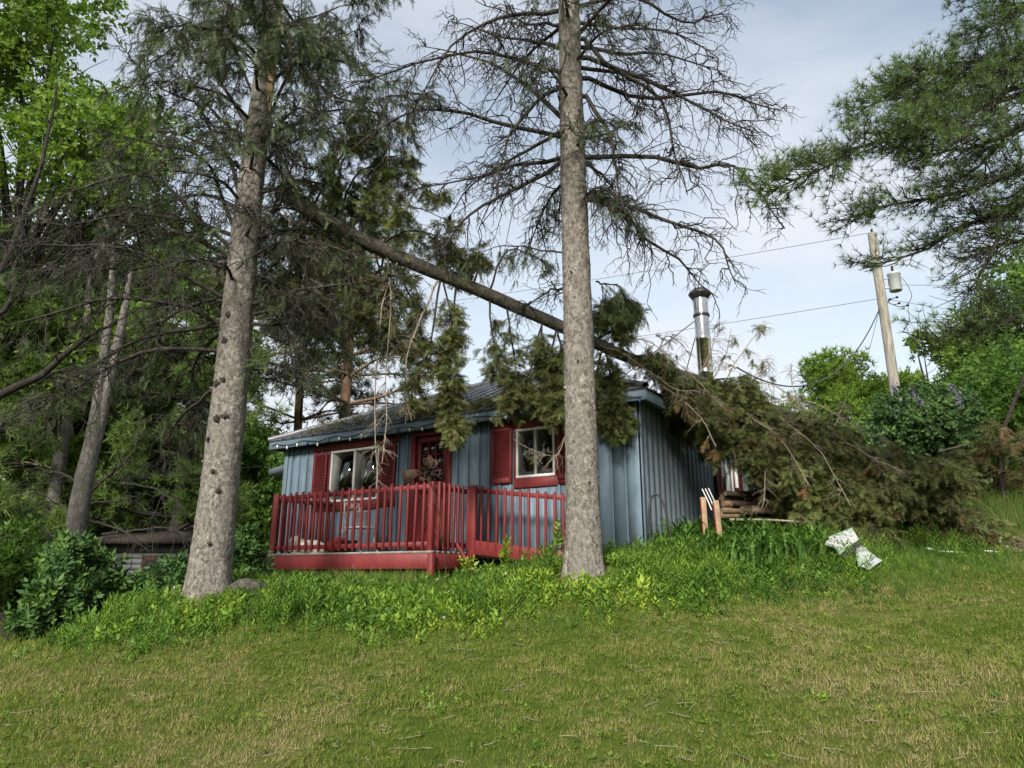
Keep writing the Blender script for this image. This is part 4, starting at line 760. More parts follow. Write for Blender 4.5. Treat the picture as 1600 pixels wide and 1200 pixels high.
# ------------------------------------------------------------------ white pine reaching in from the right
pbx, pby = 8.2, 7.6
pt = empty('white_pine', (pbx, pby, g1(pbx, pby)), 'white pine standing beyond the right edge with long needled boughs reaching in', 'tree')
trunk_geo([(pbx, pby, g1(pbx, pby) - .3), (pbx + .05, pby, 4), (pbx - .05, pby + .05, 8), (pbx, pby, 14.5)], [.28, .25, .22, .18, .12, .05], 24, 80, .03, .3, 21).build('trunk', M['bark_dark'], pt, smooth=True)
PB = [([(1640, 60), (1580, 82), (1500, 100), (1440, 112), (1400, 120)], -.3, 1.0), ([(1700, 0), (1600, 10), (1540, -5), (1500, -15)], .2, 1.0), ([(1660, 110), (1560, 140), (1470, 165), (1420, 205), (1360, 230), (1315, 250), (1265, 280), (1195, 312)], -.8, 1.15), ([(1690, 40), (1590, 110), (1520, 135), (1430, 165), (1345, 195)], .5, 1.0), ([(1660, 170), (1560, 215), (1500, 225), (1440, 240)], .2, .8), ([(1650, 130), (1570, 170), (1480, 200), (1400, 215)], -.6, .9),
 ([(1680, 240), (1600, 270), (1540, 290), (1450, 318), (1370, 330), (1315, 345)], -.4, .62), ([(1680, 280), (1600, 310), (1570, 335), (1510, 350), (1430, 385), (1370, 395)], .2, .5), ([(1640, 300), (1570, 335), (1550, 380), (1520, 435), (1517, 478)], -.3, .3), ([(1690, 330), (1600, 370), (1540, 380), (1480, 400)], .6, .3),
 ([(1690, 470), (1600, 488), (1550, 497), (1500, 506), (1425, 518)], -.2, .5), ([(1700, 200), (1620, 250), (1580, 300), (1560, 330)], .8, .6), ([(1700, -40), (1640, -10), (1580, 30), (1540, 50)], -.5, 1.), ([(1680, 60), (1600, 100), (1540, 180), (1490, 250)], -.9, .7), ([(1700, 150), (1610, 190), (1550, 250), (1500, 300)], .3, .6)]
crown = Geo()
for k, (pts, dY, fo) in enumerate(PB):
    pa = pxpath(pts, 7.9, dY, 16); ln = np.linalg.norm(np.diff(pa, axis=0), axis=1).sum(); tr_ = np.array([pbx, pby, pa[0][2] + .1]); pa = crom(np.vstack([tr_, (tr_ + pa[0]) / 2 + up * .05, pa]), 22)
    g = Geo().tubes(pa[None], np.linspace(.045, .007, 22)[None], 7); ln += np.linalg.norm(tr_ - pa[4])
    sec = grow(pa[None], int(ln * 16), .18, .35, .95, .75, .75, .10, .0, .07, 6, .5); g.tubes(sec, rad(len(sec), 6, .009, .003), 4)
    ter = grow(sec, 5, .25, .1, .32, .6, .8, .25, -.1, .05, 4, .4); g.tubes(ter, rad(len(ter), 4, .0045, .0025), 3)
    g.build('branch', M['bark_dark'], pt)
    sel = ter[rng.random(len(ter)) < fo]; pos = sel[:, -1]; X = nrm(sel[:, -1] - sel[:, -2]); tn = np.clip(.5 + rng.normal(size=len(sel)) * .2 + .12 * np.sin(pos[:, 0] * 3), 0, 1)
    for q in range(3):
        s_ = slice(q, None, 3); crown.stamp(*TUF[q], pos[s_], X[s_] + [0, 0, .1], rng.normal(size=pos[s_].shape), rng.uniform(.09, .14, len(pos[s_])), tn[s_]); mid = sel[s_][:, 1]; crown.stamp(*TUF[q], mid, X[s_] + [0, 0, .3], rng.normal(size=mid.shape), rng.uniform(.08, .12, len(mid)), np.clip(tn[s_] - .12, 0, 1))
crown.build('needles', M['pine'], pt)

# ------------------------------------------------------------------ background trees
def leaf_tree(name, label, x, y, h, rx, lobes, n, mk, bark, leaf=.16, r0=.16, seed=1, low=.3, cat='tree', group=None, tplset=None, stems=1, extra=None):
    r2 = np.random.default_rng(seed); z0 = g1(x, y); tr = empty(name, (x, y, z0), label, cat, group)
    C = []; Rr = []
    for k in range(lobes):
        hh = r2.uniform(low, .93); w_ = rx * math.sqrt(max(.08, 1 - ((hh - low - .25) / (.98 - low - .15)) ** 2)) if hh > low else rx; a = r2.uniform(0, 6.28); q_ = r2.uniform(.25, .85) * w_
        C.append([x + q_ * math.cos(a), y + q_ * math.sin(a), z0 + h * hh]); Rr.append(r2.uniform(.30, .55) * rx * (1.15 - .5 * hh))
    C.append([x, y, z0 + h * .96]); Rr.append(rx * .22); C = np.array(C); Rr = np.array(Rr)
    tp = np.array([x + r2.normal() * .2, y, z0 + h * .9])
    for s_ in range(stems):
        off = np.array([r2.normal() * .25, r2.normal() * .25, 0]) if stems > 1 else np.zeros(3); trunk_geo([(x + off[0], y + off[1], z0 - .3), (x + off[0] * 2 + r2.normal() * .1, y + off[1] * 2, z0 + h * .4), tp + off * 3], [r0, r0 * .8, r0 * .5, r0 * .15], 14, 40, .04, .25, seed + s_).build('trunk', M[bark], tr, smooth=True)
    P = []
    for c in C: 
        st = np.array([x, y, z0 + (c[2] - z0) * .55]); P.append(crom([st, (st + c) / 2 + np.array([0, 0, .1 * rx]), c], 8))
    g = Geo().tubes(np.array(P), rad(len(P), 8, r0 * .32, r0 * .06), 5); sub = grow(np.array(P), 7, .4, .3 * rx, .55 * rx, .6, .8, .15, .0, .08, 5, .4); g.tubes(sub, rad(len(sub), 5, r0 * .09, r0 * .03), 3); g.build('limb', M[bark], tr)
    w_ = Rr ** 2; idx = r2.choice(len(C), n, p=w_ / w_.sum()); d = nrm(r2.normal(size=(n, 3))); rr_ = Rr[idx] * (r2.uniform(.25, 1, n) ** .45) * (1 + .25 * np.sin(d[:, 0] * 5 + idx) * np.sin(d[:, 2] * 6 + idx * 2)); pos = C[idx] + d * rr_[:, None] * np.array([1, 1, .8]); pos = pos[pos[:, 2] > gz(pos[:, 0], pos[:, 1]) + .1]
    n = len(pos); d = d[:n]; X = nrm(nrm(pos - C[idx][:n]) + r2.normal(size=(n, 3)) * .6 + [0, 0, .15]); tn = np.clip(r2.normal(.5, .2, n) + (idx[:n] % 5 - 2) * .06, 0, 1); g = Geo(); tp_ = tplset or LEA
    for q in range(len(tp_)): g.stamp(*tp_[q], pos[q::len(tp_)], X[q::len(tp_)], r2.normal(size=(n, 3))[q::len(tp_)], r2.uniform(.75, 1.3, n)[q::len(tp_)] * leaf, tn[q::len(tp_)])
    g.build('crown', M[mk], tr); 
    return tr, C, Rr
def pine_tree(name, label, x, y, h, rx, mk, bark, whorls=11, low=.12, seed=1, r0=.2, leaf=.3, dens=1., lean=(0, 0), group=None, bare=0.):
    r2 = np.random.default_rng(seed); z0 = g1(x, y); tr = empty(name, (x, y, z0), label, 'tree', group)
    top = np.array([x + lean[0], y + lean[1], z0 + h]); st = np.array([x, y, z0]); trunk_geo([st - up * .3, st * .5 + top * .5 + np.array([r2.normal() * .12, 0, 0]), top], [r0, r0 * .85, r0 * .6, r0 * .12], 16, 60, .035, .25, seed).build('trunk', M[bark], tr, smooth=True)
    P = []
    for k in range(whorls):
        hh = low + (.97 - low) * (k + r2.uniform(-.3, .3)) / whorls; c = st + (top - st) * max(hh, low * .8); ww = rx * (1 - .75 * max(0, (hh - low)) ** 1.4) * r2.uniform(.75, 1.1)
        a0 = r2.uniform(0, 6.28); nb = 5
        for j in range(nb):
            a = a0 + j * 2 * math.pi / nb + r2.uniform(-.3, .3); L_ = ww * r2.uniform(.65, 1.1); d = np.array([math.cos(a), math.sin(a), 0]); P.append(crom([c, c + d * L_ * .5 + up * L_ * r2.uniform(.0, .16), c + d * L_ + up * L_ * r2.uniform(-.12, .25)], 8))
    P = np.array(P); g = Geo().tubes(P, rad(len(P), 8, r0 * .28, r0 * .06), 5); sec = grow(P, int(9 * dens), .25, .2 * rx, .42 * rx, .7, .8, .1, .05, .07, 5, .45); g.tubes(sec, rad(len(sec), 5, r0 * .07, r0 * .025), 3); g.build('limb', M[bark], tr)
    g = Geo(); t_ = r2.uniform(.25, 1, (len(sec), 10)); pos, T = along(sec, t_); pos = pos.reshape(-1, 3); T = T.reshape(-1, 3); pos = pos + r2.normal(size=pos.shape) * .05 * rx * .5; k_ = r2.random(len(pos)) > bare; pos, T = pos[k_], T[k_]; tn = np.clip(r2.normal(.5, .2, len(pos)), 0, 1)
    for q in range(2): g.stamp(*TUFB[q], pos[q::2], (T + [0, 0, .35])[q::2], r2.normal(size=pos.shape)[q::2], r2.uniform(.7, 1.25, len(pos))[q::2] * leaf, tn[q::2])
    g.build('crown', M[mk], tr); return tr
def X_(px, Y, z=3): return (px - 800) / F * (Y * CT + (z - CZ) * ST)

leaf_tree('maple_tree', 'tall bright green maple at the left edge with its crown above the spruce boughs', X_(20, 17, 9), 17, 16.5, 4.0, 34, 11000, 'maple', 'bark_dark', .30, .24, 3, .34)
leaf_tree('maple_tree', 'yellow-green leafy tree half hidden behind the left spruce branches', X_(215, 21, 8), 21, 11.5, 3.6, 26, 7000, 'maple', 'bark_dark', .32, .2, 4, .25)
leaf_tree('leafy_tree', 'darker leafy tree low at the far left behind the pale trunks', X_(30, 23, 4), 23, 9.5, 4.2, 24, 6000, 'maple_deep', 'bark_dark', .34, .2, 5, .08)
pine_tree('white_pine', 'soft green white pine standing behind the pale forked trunk', X_(130, 20, 4), 20, 10.5, 3.6, 'pine_bg', 'bark_dark', 12, .06, 6, .2, .23, 1.1)
pine_tree('white_pine', 'dark white pine filling the gap between forked trunk and left spruce', X_(285, 18.5, 4), 18.5, 9.5, 3.2, 'pine_bg', 'bark_dark', 12, .10, 7, .2, .22, 1.15)
pine_tree('white_pine', 'white pine at the far left edge with low sweeping boughs', X_(-30, 16.5, 3), 16.5, 8.0, 3.0, 'pine_bg', 'bark_dark', 9, .08, 8, .18, .22, 1.15)
pine_tree('scots_pine', 'slim orange-barked pine left of the pair above the cabin roof', X_(472, 24, 6), 24, 12.5, 3.4, 'scots', 'bark_orange', 9, .36, 9, .17, .32, .8, (-.3, 0), bare=.45)
pine_tree('scots_pine', 'sturdier orange-barked pine right of the pair above the cabin roof', X_(538, 23, 6), 23, 12.5, 3.4, 'scots', 'bark_orange', 9, .38, 10, .22, .32, .9, (.2, 0), bare=.4)
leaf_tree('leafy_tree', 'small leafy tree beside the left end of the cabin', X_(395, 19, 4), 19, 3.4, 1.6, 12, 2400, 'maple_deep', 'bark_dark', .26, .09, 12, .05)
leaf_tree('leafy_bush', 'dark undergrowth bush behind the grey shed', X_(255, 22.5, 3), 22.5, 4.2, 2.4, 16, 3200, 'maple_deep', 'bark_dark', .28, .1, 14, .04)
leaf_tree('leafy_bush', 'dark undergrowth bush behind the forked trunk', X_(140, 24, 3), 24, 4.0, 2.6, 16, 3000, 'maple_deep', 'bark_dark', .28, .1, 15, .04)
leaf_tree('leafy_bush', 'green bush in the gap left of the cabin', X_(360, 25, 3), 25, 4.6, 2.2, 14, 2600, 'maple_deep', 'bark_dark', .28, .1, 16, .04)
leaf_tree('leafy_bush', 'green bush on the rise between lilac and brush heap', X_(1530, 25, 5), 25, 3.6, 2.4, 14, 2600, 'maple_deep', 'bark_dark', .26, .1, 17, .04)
# pale forked trunk and its thinner neighbour
fx = X_(112, 14, 2); fk = empty('forked_pine', (fx, 14, g1(fx, 14)), 'pale barked pine trunk forking into two stems at the left', 'tree')
trunk_geo([(fx, 14, g1(fx, 14) - .3), at(130, 760, 14), at(145, 690, 14), at(152, 640, 14), at(162, 560, 14), at(172, 480, 14), at(178, 380, 14)], [.22, .175, .155, .145, .10, .088, .075, .04], 22, 90, .05, .15, 31).build('trunk', M['bark_pale'], fk, smooth=True)
trunk_geo([at(150, 690, 14.02), at(165, 620, 14.05), at(178, 560, 14.1), at(192, 500, 14.1), at(205, 420, 14.1)], [.11, .11, .10, .085, .04], 16, 50, .05, 0, 32).build('stem', M['bark_pale'], fk, smooth=True)
for pts, dY in (([(138, 770), (165, 748), (195, 728), (220, 720)], -.4), ([(142, 787), (170, 783), (200, 772), (225, 765)], .3), ([(150, 755), (185, 735), (205, 690), (212, 610)], .2), ([(140, 812), (175, 815), (205, 830), (220, 850)], -.5), ([(160, 835), (210, 825), (255, 817), (290, 830)], -.6), ([(128, 760), (100, 745), (60, 740)], .4), ([(190, 755), (230, 765), (262, 780), (283, 800)], -.3), ([(118, 800), (95, 782), (50, 778)], .2)):
    pa = pxpath(pts, 14, dY); g = Geo().tubes(pa[None], np.linspace(.030, .006, 12)[None], 6); sec = grow(pa[None], 6, .35, .4, 1.1, .7, .7, -.05, .4, .06, 6, .4); g.tubes(sec, rad(len(sec), 6, .01, .004), 4); ter = grow(sec, 3, .2, .2, .5, .5, .8, 0, .3, .06, 4); g.tubes(ter, rad(len(ter), 4, .005, .003), 3); g.build('limb', M['bark_branch'], fk)
fx = X_(78, 17, 2); f2 = empty('pine_trunk', (fx, 17, g1(fx, 17)), 'slimmer pale trunk left of the forked pine', 'tree')
trunk_geo([(fx, 17, g1(fx, 17) - .3), at(90, 740, 17), at(108, 650, 17), at(122, 590, 17), at(134, 520, 17), at(140, 430, 17)], [.18, .15, .135, .12, .10, .05], 18, 70, .05, .1, 33).build('trunk', M['bark_pale'], f2, smooth=True)
for pts in ([(95, 740), (60, 720), (15, 715)], [(112, 640), (140, 620), (175, 600)], [(85, 780), (60, 775), (40, 770)]):
    pa = pxpath(pts, 17, .2); g = Geo().tubes(pa[None], np.linspace(.03, .008, 12)[None], 5); sec = grow(pa[None], 7, .3, .3, .8, .7, .7, 0, .3, .06, 5); g.tubes(sec, rad(len(sec), 5, .009, .004), 3); g.build('limb', M['twig_pale'], f2)
# dark limb leaning in from a tree beyond the left edge
lx, ly = -9.2, 11.2; dk = empty('leaning_tree', (lx, ly, g1(lx, ly)), 'dark tree just outside the left edge with one thick limb rising rightwards', 'tree')
trunk_geo([(lx, ly, g1(lx, ly) - .3), (lx + .1, ly, 3.4), at(-60, 400, 11.2), at(-40, 150, 11.3)], [.2, .17, .14, .05], 16, 50, .04, .2, 41).build('trunk', M['bark_dark'], dk, smooth=True)
for pts, w_ in (([(-70, 660), (0, 613), (67, 578), (110, 545), (143, 512), (172, 503)], .085), ([(-50, 480), (0, 430), (40, 350), (70, 250), (90, 140)], .07), ([(-40, 500), (10, 470), (30, 380), (45, 300)], .06)):
    pa = pxpath(pts, 11.2, .3); g = Geo().tubes(pa[None], np.linspace(w_, .02, 12)[None], 8); sec = grow(pa[None], 12, .3, .5, 1.3, .7, .7, .1, .1, .07, 6); g.tubes(sec, rad(len(sec), 6, .014, .005), 4); g.build('limb', M['bark_dark'], dk)
# right side, behind the fallen crown
leaf_tree('leafy_tree', 'rounded light green tree behind the utility pole', X_(1352, 27, 6), 27, 5.3, 3.0, 24, 6000, 'maple', 'bark_dark', .24, .16, 51, .2, tplset=[tuft_t(9, 1.2, .2, 40), tuft_t(9, 1.3, .2, 41)])
leaf_tree('maple_tree', 'bright green maple above the lilac, left of two', X_(1465, 24, 6), 24, 5.3, 2.2, 20, 4500, 'maple', 'bark_dark', .28, .13, 52, .2)
leaf_tree('maple_tree', 'bright green maple above the lilac, right of two', X_(1545, 23, 6), 23, 5.2, 2.2, 20, 4500, 'maple', 'bark_dark', .28, .13, 53, .2)
leaf_tree('maple_tree', 'leafy maple at the right edge under the pine boughs', X_(1640, 20, 6), 20, 7.0, 2.6, 22, 4500, 'maple_deep', 'bark_dark', .28, .14, 54, .12)
leaf_tree('leafy_bush', 'light green bush low between pole and fallen crown', X_(1335, 21, 4), 21, 2.9, 2.0, 14, 3000, 'maple', 'bark_dark', .22, .08, 55, .05)
lil, LC, LR = leaf_tree('lilac_bush', 'dark green lilac bush with pale purple blossoms right of the pole', X_(1455, 17.5, 4), 17.5, 2.75, 1.5, 20, 4600, 'lilac_leaf', 'bark_dark', .2, .07, 56, .08, cat='bush', stems=3)
g = Geo(); r2 = np.random.default_rng(5)
cone = tuft_t(22, 1.5, .5, 77)
for k in range(34):
    i = r2.integers(len(LC)); d = nrm(r2.normal(size=3) + np.array([-.4, -.9, .7])); p = LC[i] + d * LR[i] * 1.02
    q_ = p + r2.normal(size=(26, 3)) * np.array([.035, .035, .07]); g.stamp(*tuft_t(5, 1.5, .7, k), q_, r2.normal(size=(26, 3)), r2.normal(size=(26, 3)), .045, r2.uniform(0, 1, 26))
g.build('blossom', M['lilac_flower'], lil)
# thin dark stem slanting at the right edge with maple leaves
sx = at(1560, 690, 16); sp_ = empty('sapling', (sx[0], sx[1], g1(sx[0], sx[1])), 'thin dark sapling stem leaning right at the right edge', 'sapling')
trunk_geo([(sx[0] - .12, sx[1], g1(sx[0], sx[1]) - .1), at(1562, 700, 16), at(1580, 640, 16), at(1600, 590, 16), at(1625, 520, 16)], [.055, .05, .045, .035, .02], 10, 40, .05, 0, 61).build('stem', M['bark_dark'], sp_)
g = Geo(); n = 260; pos = at(1592, 560, 16) + r2.normal(size=(n, 3)) * np.array([.45, .5, .36]); g.stamp(*LEA[0], pos, r2.normal(size=(n, 3)) + [0, 0, -.2], r2.normal(size=(n, 3)), r2.uniform(.14, .24, n), r2.uniform(.2, .8, n)); g.build('crown', M['maple_deep'], sp_)
# cut brush heap at the right edge
bx_ = at(1625, 735, 16.5); bp_ = empty('brush_pile', (bx_[0], bx_[1], g1(bx_[0], bx_[1])), 'browning heap of cut conifer brush at the right edge', 'brush pile')
P = []
for k in range(40):
    a = r2.uniform(0, 6.28); c = np.array([bx_[0] + r2.normal() * .8, bx_[1] + r2.normal() * .6, g1(bx_[0], bx_[1]) + r2.uniform(.1, 1.3)]); d = np.array([math.cos(a), math.sin(a), r2.uniform(-.2, .4)]); P.append(crom([c, c + d * .8 + up * .1, c + d * 1.5 - up * .2], 6))
P = keep_above(np.array(P)); Geo().tubes(P, rad(len(P), 6, .03, .008), 5).build('stick', M['bark_fallen'], bp_); sec = keep_above(grow(P, 9, .1, .3, .6, .6, .8, 0, .4, .06, 5)); g = Geo(); needles(g, sec, 9, .18, .3, rng.uniform(.0, .8, len(sec)), .05, .8, .6, .2, SPR[1]); g.build('needles', M['spruce_dry'], bp_)
# trees behind the viewer, mirrored in the window panes
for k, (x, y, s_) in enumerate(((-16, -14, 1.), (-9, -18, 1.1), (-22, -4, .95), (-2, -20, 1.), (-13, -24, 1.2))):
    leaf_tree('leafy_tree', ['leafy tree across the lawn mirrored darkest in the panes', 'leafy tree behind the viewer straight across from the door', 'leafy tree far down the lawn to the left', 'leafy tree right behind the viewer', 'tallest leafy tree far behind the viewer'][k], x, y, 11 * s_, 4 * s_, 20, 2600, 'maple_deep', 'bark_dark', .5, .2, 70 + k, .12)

# ------------------------------------------------------------------ shed far left
sc_ = at(232, 885, 17); sh = empty('shed', (sc_[0], sc_[1], g1(sc_[0], sc_[1])), 'small grey clapboard shed deep in the shade at the left', 'shed')
M['shedpaint'] = paint('grey_clapboard', (.13, .135, .14), (.09, .085, .08), .60); z0 = sc_[2] - 1.05
Geo().box((sc_[0] - 1.0, 17, z0 - .6), (sc_[0] + 1.9, 19, z0 + 1.55)).build('wall', M['shedpaint'], sh)
for k in range(13): Geo().box((sc_[0] - 1.01, 16.97, z0 - .2 + k * .13), (sc_[0] + 1.91, 16.998, z0 - .2 + k * .13 + .12), Matrix.Identity(4)).build('clapboard', M['shedpaint'], sh)
Geo().add([(sc_[0] - 1.3, 16.6, z0 + 1.55), (sc_[0] + 2.2, 16.6, z0 + 1.55), (sc_[0] + 2.2, 19.3, z0 + 2.0), (sc_[0] - 1.3, 19.3, z0 + 2.0), (sc_[0] - 1.3, 16.6, z0 + 1.65), (sc_[0] + 2.2, 16.6, z0 + 1.65), (sc_[0] + 2.2, 19.3, z0 + 2.1), (sc_[0] - 1.3, 19.3, z0 + 2.1)], [[0, 1, 2, 3], [4, 7, 6, 5], [0, 4, 5, 1], [1, 5, 6, 2], [2, 6, 7, 3], [3, 7, 4, 0]]).build('roof', M['bark_dark'], sh)
fr = Geo().box((sc_[0] - .15, 16.94, z0 + .5), (sc_[0] + .75, 16.968, z0 + 1.3)).build('window', M['rust'], sh); Geo().box((sc_[0] - .06, 16.932, z0 + .6), (sc_[0] + .66, 16.939, z0 + 1.2)).build('pane', M['black'], fr)

# ------------------------------------------------------------------ utility pole and wires
pb = at(1403, 645, 21); pbase = g1(pb[0], 21.0); po = empty('utility_pole', (pb[0], 21, pbase), 'weathered wooden utility pole with a grey transformer can', 'utility pole')
PX = pb[0]; PT = float(at(1365, 365, 21)[2])
trunk_geo([(PX, 21, pbase - .5), (PX + .02, 21, 6), (PX, 21, PT)], [.175, .165, .155, .145, .135], 18, 40, .012, 0, 90).build('shaft', M['polewood'], po, smooth=True)
tcn = at(1389, 440, 20.85); tz = tcn[2]
tr_ = lathe([(.001, tz - .30), (.17, tz - .30), (.185, tz - .28), (.185, tz + .24), (.20, tz + .25), (.20, tz + .28), (.17, tz + .32), (.001, tz + .34)], (PX + .44, 20.9), 20).build('transformer', M['galv'], po, smooth=True)
lathe([(.03, tz + .33), (.05, tz + .36), (.03, tz + .40), (.05, tz + .44), (.03, tz + .48), (.045, tz + .52), (.02, tz + .56), (.001, tz + .58)], (PX + .42, 20.9), 10).build('bushing', M['rust'], tr_)
for dz in (-.18, .14): Geo().tubes(np.array([(PX + .1, 20.95, tz + dz), (PX + .2, 20.93, tz + dz), (PX + .28, 20.92, tz + dz)]), np.full((1, 3), .03), 5).build('bracket', M['galv'], tr_)
for k, (dx, dz) in enumerate(((.15, -.62), (.38, -.55), (.42, -.75), (.68, -.82))): Geo().tubes(crom([(PX + .1, 20.85, tz - .7), (PX + dx * .6, 20.8, tz + dz - .05), (PX + dx, 20.8, tz + dz)], 6), np.full((1, 6), .012), 4).build('connector', M['black'], po); lump((PX + dx, 20.8, tz + dz), .05, .05, .035, 0, k, 8, 6).build('clamp', M['black'], po)
Geo().tubes(crom([(PX + .6, 20.85, tz + .2), (PX + .75, 20.8, tz - .1), (PX + .85, 20.8, tz - .5), (PX + .68, 20.8, tz - .8)], 14), np.full((1, 14), .011), 4).build('jumper', M['wire'], po)
lathe([(.02, PT), (.05, PT + .05), (.03, PT + .1), (.045, PT + .14), (.001, PT + .18)], (PX, 21), 8).build('insulator', M['rust'], po)
def wire(pts, sag, label, r_=.011, n=40):
    A, B = np.array(pts[0], float), np.array(pts[1], float); t_ = np.linspace(0, 1, n)[:, None]; P = A * (1 - t_) + B * t_; P[:, 2] -= (sag * 4 * t_ * (1 - t_))[:, 0]
    return tag(Geo().tubes(P, np.full((1, n), r_ * .62), 5).build('power_line', M['wire']), label, 'wire')
wire([at(1366, 367, 21) + [0, 0, .1], at(300, 520, 34)], .3, 'highest power line running left from the pole top', .014)
wire([at(1371, 467, 21), at(300, 610, 36)], .3, 'middle power line running left from below the transformer', .014)
wire([at(1375, 480, 21), mp1 + [.19, -.05, .02]], 1.3, 'sagging service cable from pole to cabin mast', .03)
wire([at(1375, 480, 21), at(1330, 650, 24)], .05, 'steep guy wire dropping left of the pole', .012)
wire([at(1405, 445, 21), at(1900, 380, 24)], .5, 'upper line leaving the transformer to the right', .012)
wire([at(1385, 467, 21), at(1900, 500, 24)], .4, 'lower line leaving the pole to the right', .012)
wire([at(1402, 640, 21), mp1 + [0, 0, -.9]], .6, 'low telephone cable between pole foot and cabin', .016)
wire([at(-40, 763, 13), at(420, 728, 16)], .0, 'thin wire crossing the left trunks low down', .006)
wire([at(160, 630, 13), at(420, 598, 16)], .0, 'thin wire crossing the left trunks higher up', .005)

# ------------------------------------------------------------------ small things in the yard
def stake(px0, py0, px1, py1, Y, w, label):
    a = at(px0, py0, Y); b = at(px1, py1, Y); b[2] = g1(b[0], b[1]) - .1; d = nrm(a - b); s1 = nrm(np.cross(d, [0, 1, 0])); s2 = np.cross(d, s1)
    o = empty('wooden_stake', (b[0], b[1], b[2] + .1), label, 'stake'); V = [p + s1 * i * w + s2 * j * w for p in (b, a) for i, j in ((-1, -1), (1, -1), (1, 1), (-1, 1))]
    Fq = [[0, 1, 2, 3], [4, 7, 6, 5], [0, 4, 5, 1], [1, 5, 6, 2], [2, 6, 7, 3], [3, 7, 4, 0]]; g = Geo().add(V, Fq); g.build('post', M['wood'], o, bevel=.006)
    V = [p + s1 * i + s2 * j * w * .96 for p in (b, b * .04 + a * .96) for i, j in ((w, -1), (w + .004, -1), (w + .004, 1), (w, 1))]; Geo().add(V, Fq).build('painted_face', M['red'], o)
stake(1098, 777, 1102, 830, 10.6, .038, 'left of two wooden stakes standing in the daylilies'); stake(1118, 782, 1125, 835, 10.4, .038, 'right of two wooden stakes standing in the daylilies')
P = crom([at(1016, 845, 10.75), at(1014, 805, 10.8), at(1018, 778, 10.85), at(1028, 774, 10.85), at(1038, 790, 10.8), at(1045, 820, 10.75), at(1050, 850, 10.7)], 24); tag(Geo().tubes(P, np.full((1, 24), .017), 8).build('hose', M['black'], smooth=True), 'black hose looped against the corner of the cabin', 'hose')
o = empty('slatted_panel', at(1108, 800, 11.3), 'small white slatted panel leaning on the side wall behind the stakes', 'panel')
for k in range(3): Geo().tubes(np.array([at(1097 + k * 5, 764 - k * .5, 11.4), at(1105 + k * 5, 780, 11.35), at(1112 + k * 5, 797, 11.3)]), np.full((1, 3), .011), 4).build('slat', M['white'], o)
# firewood
M['endgrain'] = plain('split_wood', (.20, .14, .09), .9, 0, .35, 18); M['firebark'] = barkmat('firewood_bark', (.035, .026, .02), (.085, .062, .045), (.17, .13, .10), 14, (1, 1, 1), .6)
lgn = 0
for row in range(5):
    for k in range(6 - row // 2):
        px = 1138 + k * 17 + row * 3 + random.uniform(-4, 4); py = 806 - row * 9.2 + random.uniform(-1.5, 1.5) + (row == 4) * 2
        c = at(px, py, 11.9 + random.uniform(-.1, .25) + k * .05); a = random.uniform(-.35, .25); d = nrm(np.array([math.cos(a), .35, random.uniform(-.08, .10)])); L_ = random.uniform(.34, .48); s_ = random.uniform(.045, .065)
        lg = empty('firewood_log', c, 'split firewood log in the heap beside the cabin wall', 'firewood', 'firewood logs heaped by the side wall')
        s1 = nrm(np.cross(d, up)); s2 = np.cross(s1, d); m_ = [(-1.1, -.7), (.2, -1), (1.1, -.5), (.8, .6), (-.3, .9)]; ra = random.uniform(0, 6.28); m_ = [(x * math.cos(ra) - y * math.sin(ra), x * math.sin(ra) + y * math.cos(ra)) for x, y in m_]
        V = [c + d * e * L_ / 2 + s1 * x * s_ + s2 * y * s_ for e in (-1, 1) for x, y in m_]; q = np.arange(5)
        Geo().add(V, np.c_[q, (q + 1) % 5, (q + 1) % 5 + 5, q + 5]).build('bark_side', M['firebark'] if lgn % 3 else M['endgrain'], lg)
        Va = np.array(V); Geo().add(Va[:5] - d * .001, [[0, 2, 1], [0, 3, 2], [0, 4, 3]]).build('cut_face', M['endgrain'], lg); Geo().add(Va[5:] + d * .001, [[0, 1, 2], [0, 2, 3], [0, 3, 4]]).build('cut_face', M['endgrain'], lg); lgn += 1
P = crom([at(1140, 812, 11.2), at(1190, 812, 11.1), at(1230, 814, 11.0), at(1264, 816, 10.9)], 14); tag(Geo().tubes(P, np.linspace(.022, .014, 14)[None], 6).build('pole_stick', M['twig_pale'], smooth=True), 'long pale stick lying in front of the firewood', 'stick')
# torn white carton
m, t = mat('printed_carton'); n1 = noise(t, 6, 2, .4, 'World'); n2 = noise(t, 22, 3, .6, 'World'); c = mixc(t, ramp(t, n1, [(.50, (0, 0, 0)), (.55, (.7, .7, .7))]), (.36, .37, .355), (.15, .26, .15)); c = mixc(t, ramp(t, n2, [(.57, (0, 0, 0)), (.60, (.85, .85, .85))]), c, (.05, .05, .055)); M['carton'] = surf(m, t, c, .75, n2, .2, .01)
ct_ = empty('torn_carton', at(1325, 870, 9.6), 'torn white printed carton lying against the fallen crown', 'carton')
def panel(pts, th_, name, mk, parent):
    A, B, C_, D = [np.array(p) for p in pts]; n_ = 9; nv = nrm(np.cross(B - A, D - A)); V = []; r3 = np.random.default_rng(int(A[0] * 1000) % 99)
    for i in range(n_):
        for j in range(n_):
            a, b = i / (n_ - 1), j / (n_ - 1); V.append((A * (1 - a) + B * a) * (1 - b) + (D * (1 - a) + C_ * a) * b + nv * (.006 * math.sin(a * 5 + b * 3) + r3.normal() * .0015))
    V = np.array(V); q = (np.arange(n_ - 1)[:, None] * n_ + np.arange(n_ - 1)[None]).ravel(); Fq = np.c_[q, q + 1, q + n_ + 1, q + n_]; Geo().add(V, Fq).add(V + nv * th_, Fq).build(name, M[mk], parent)
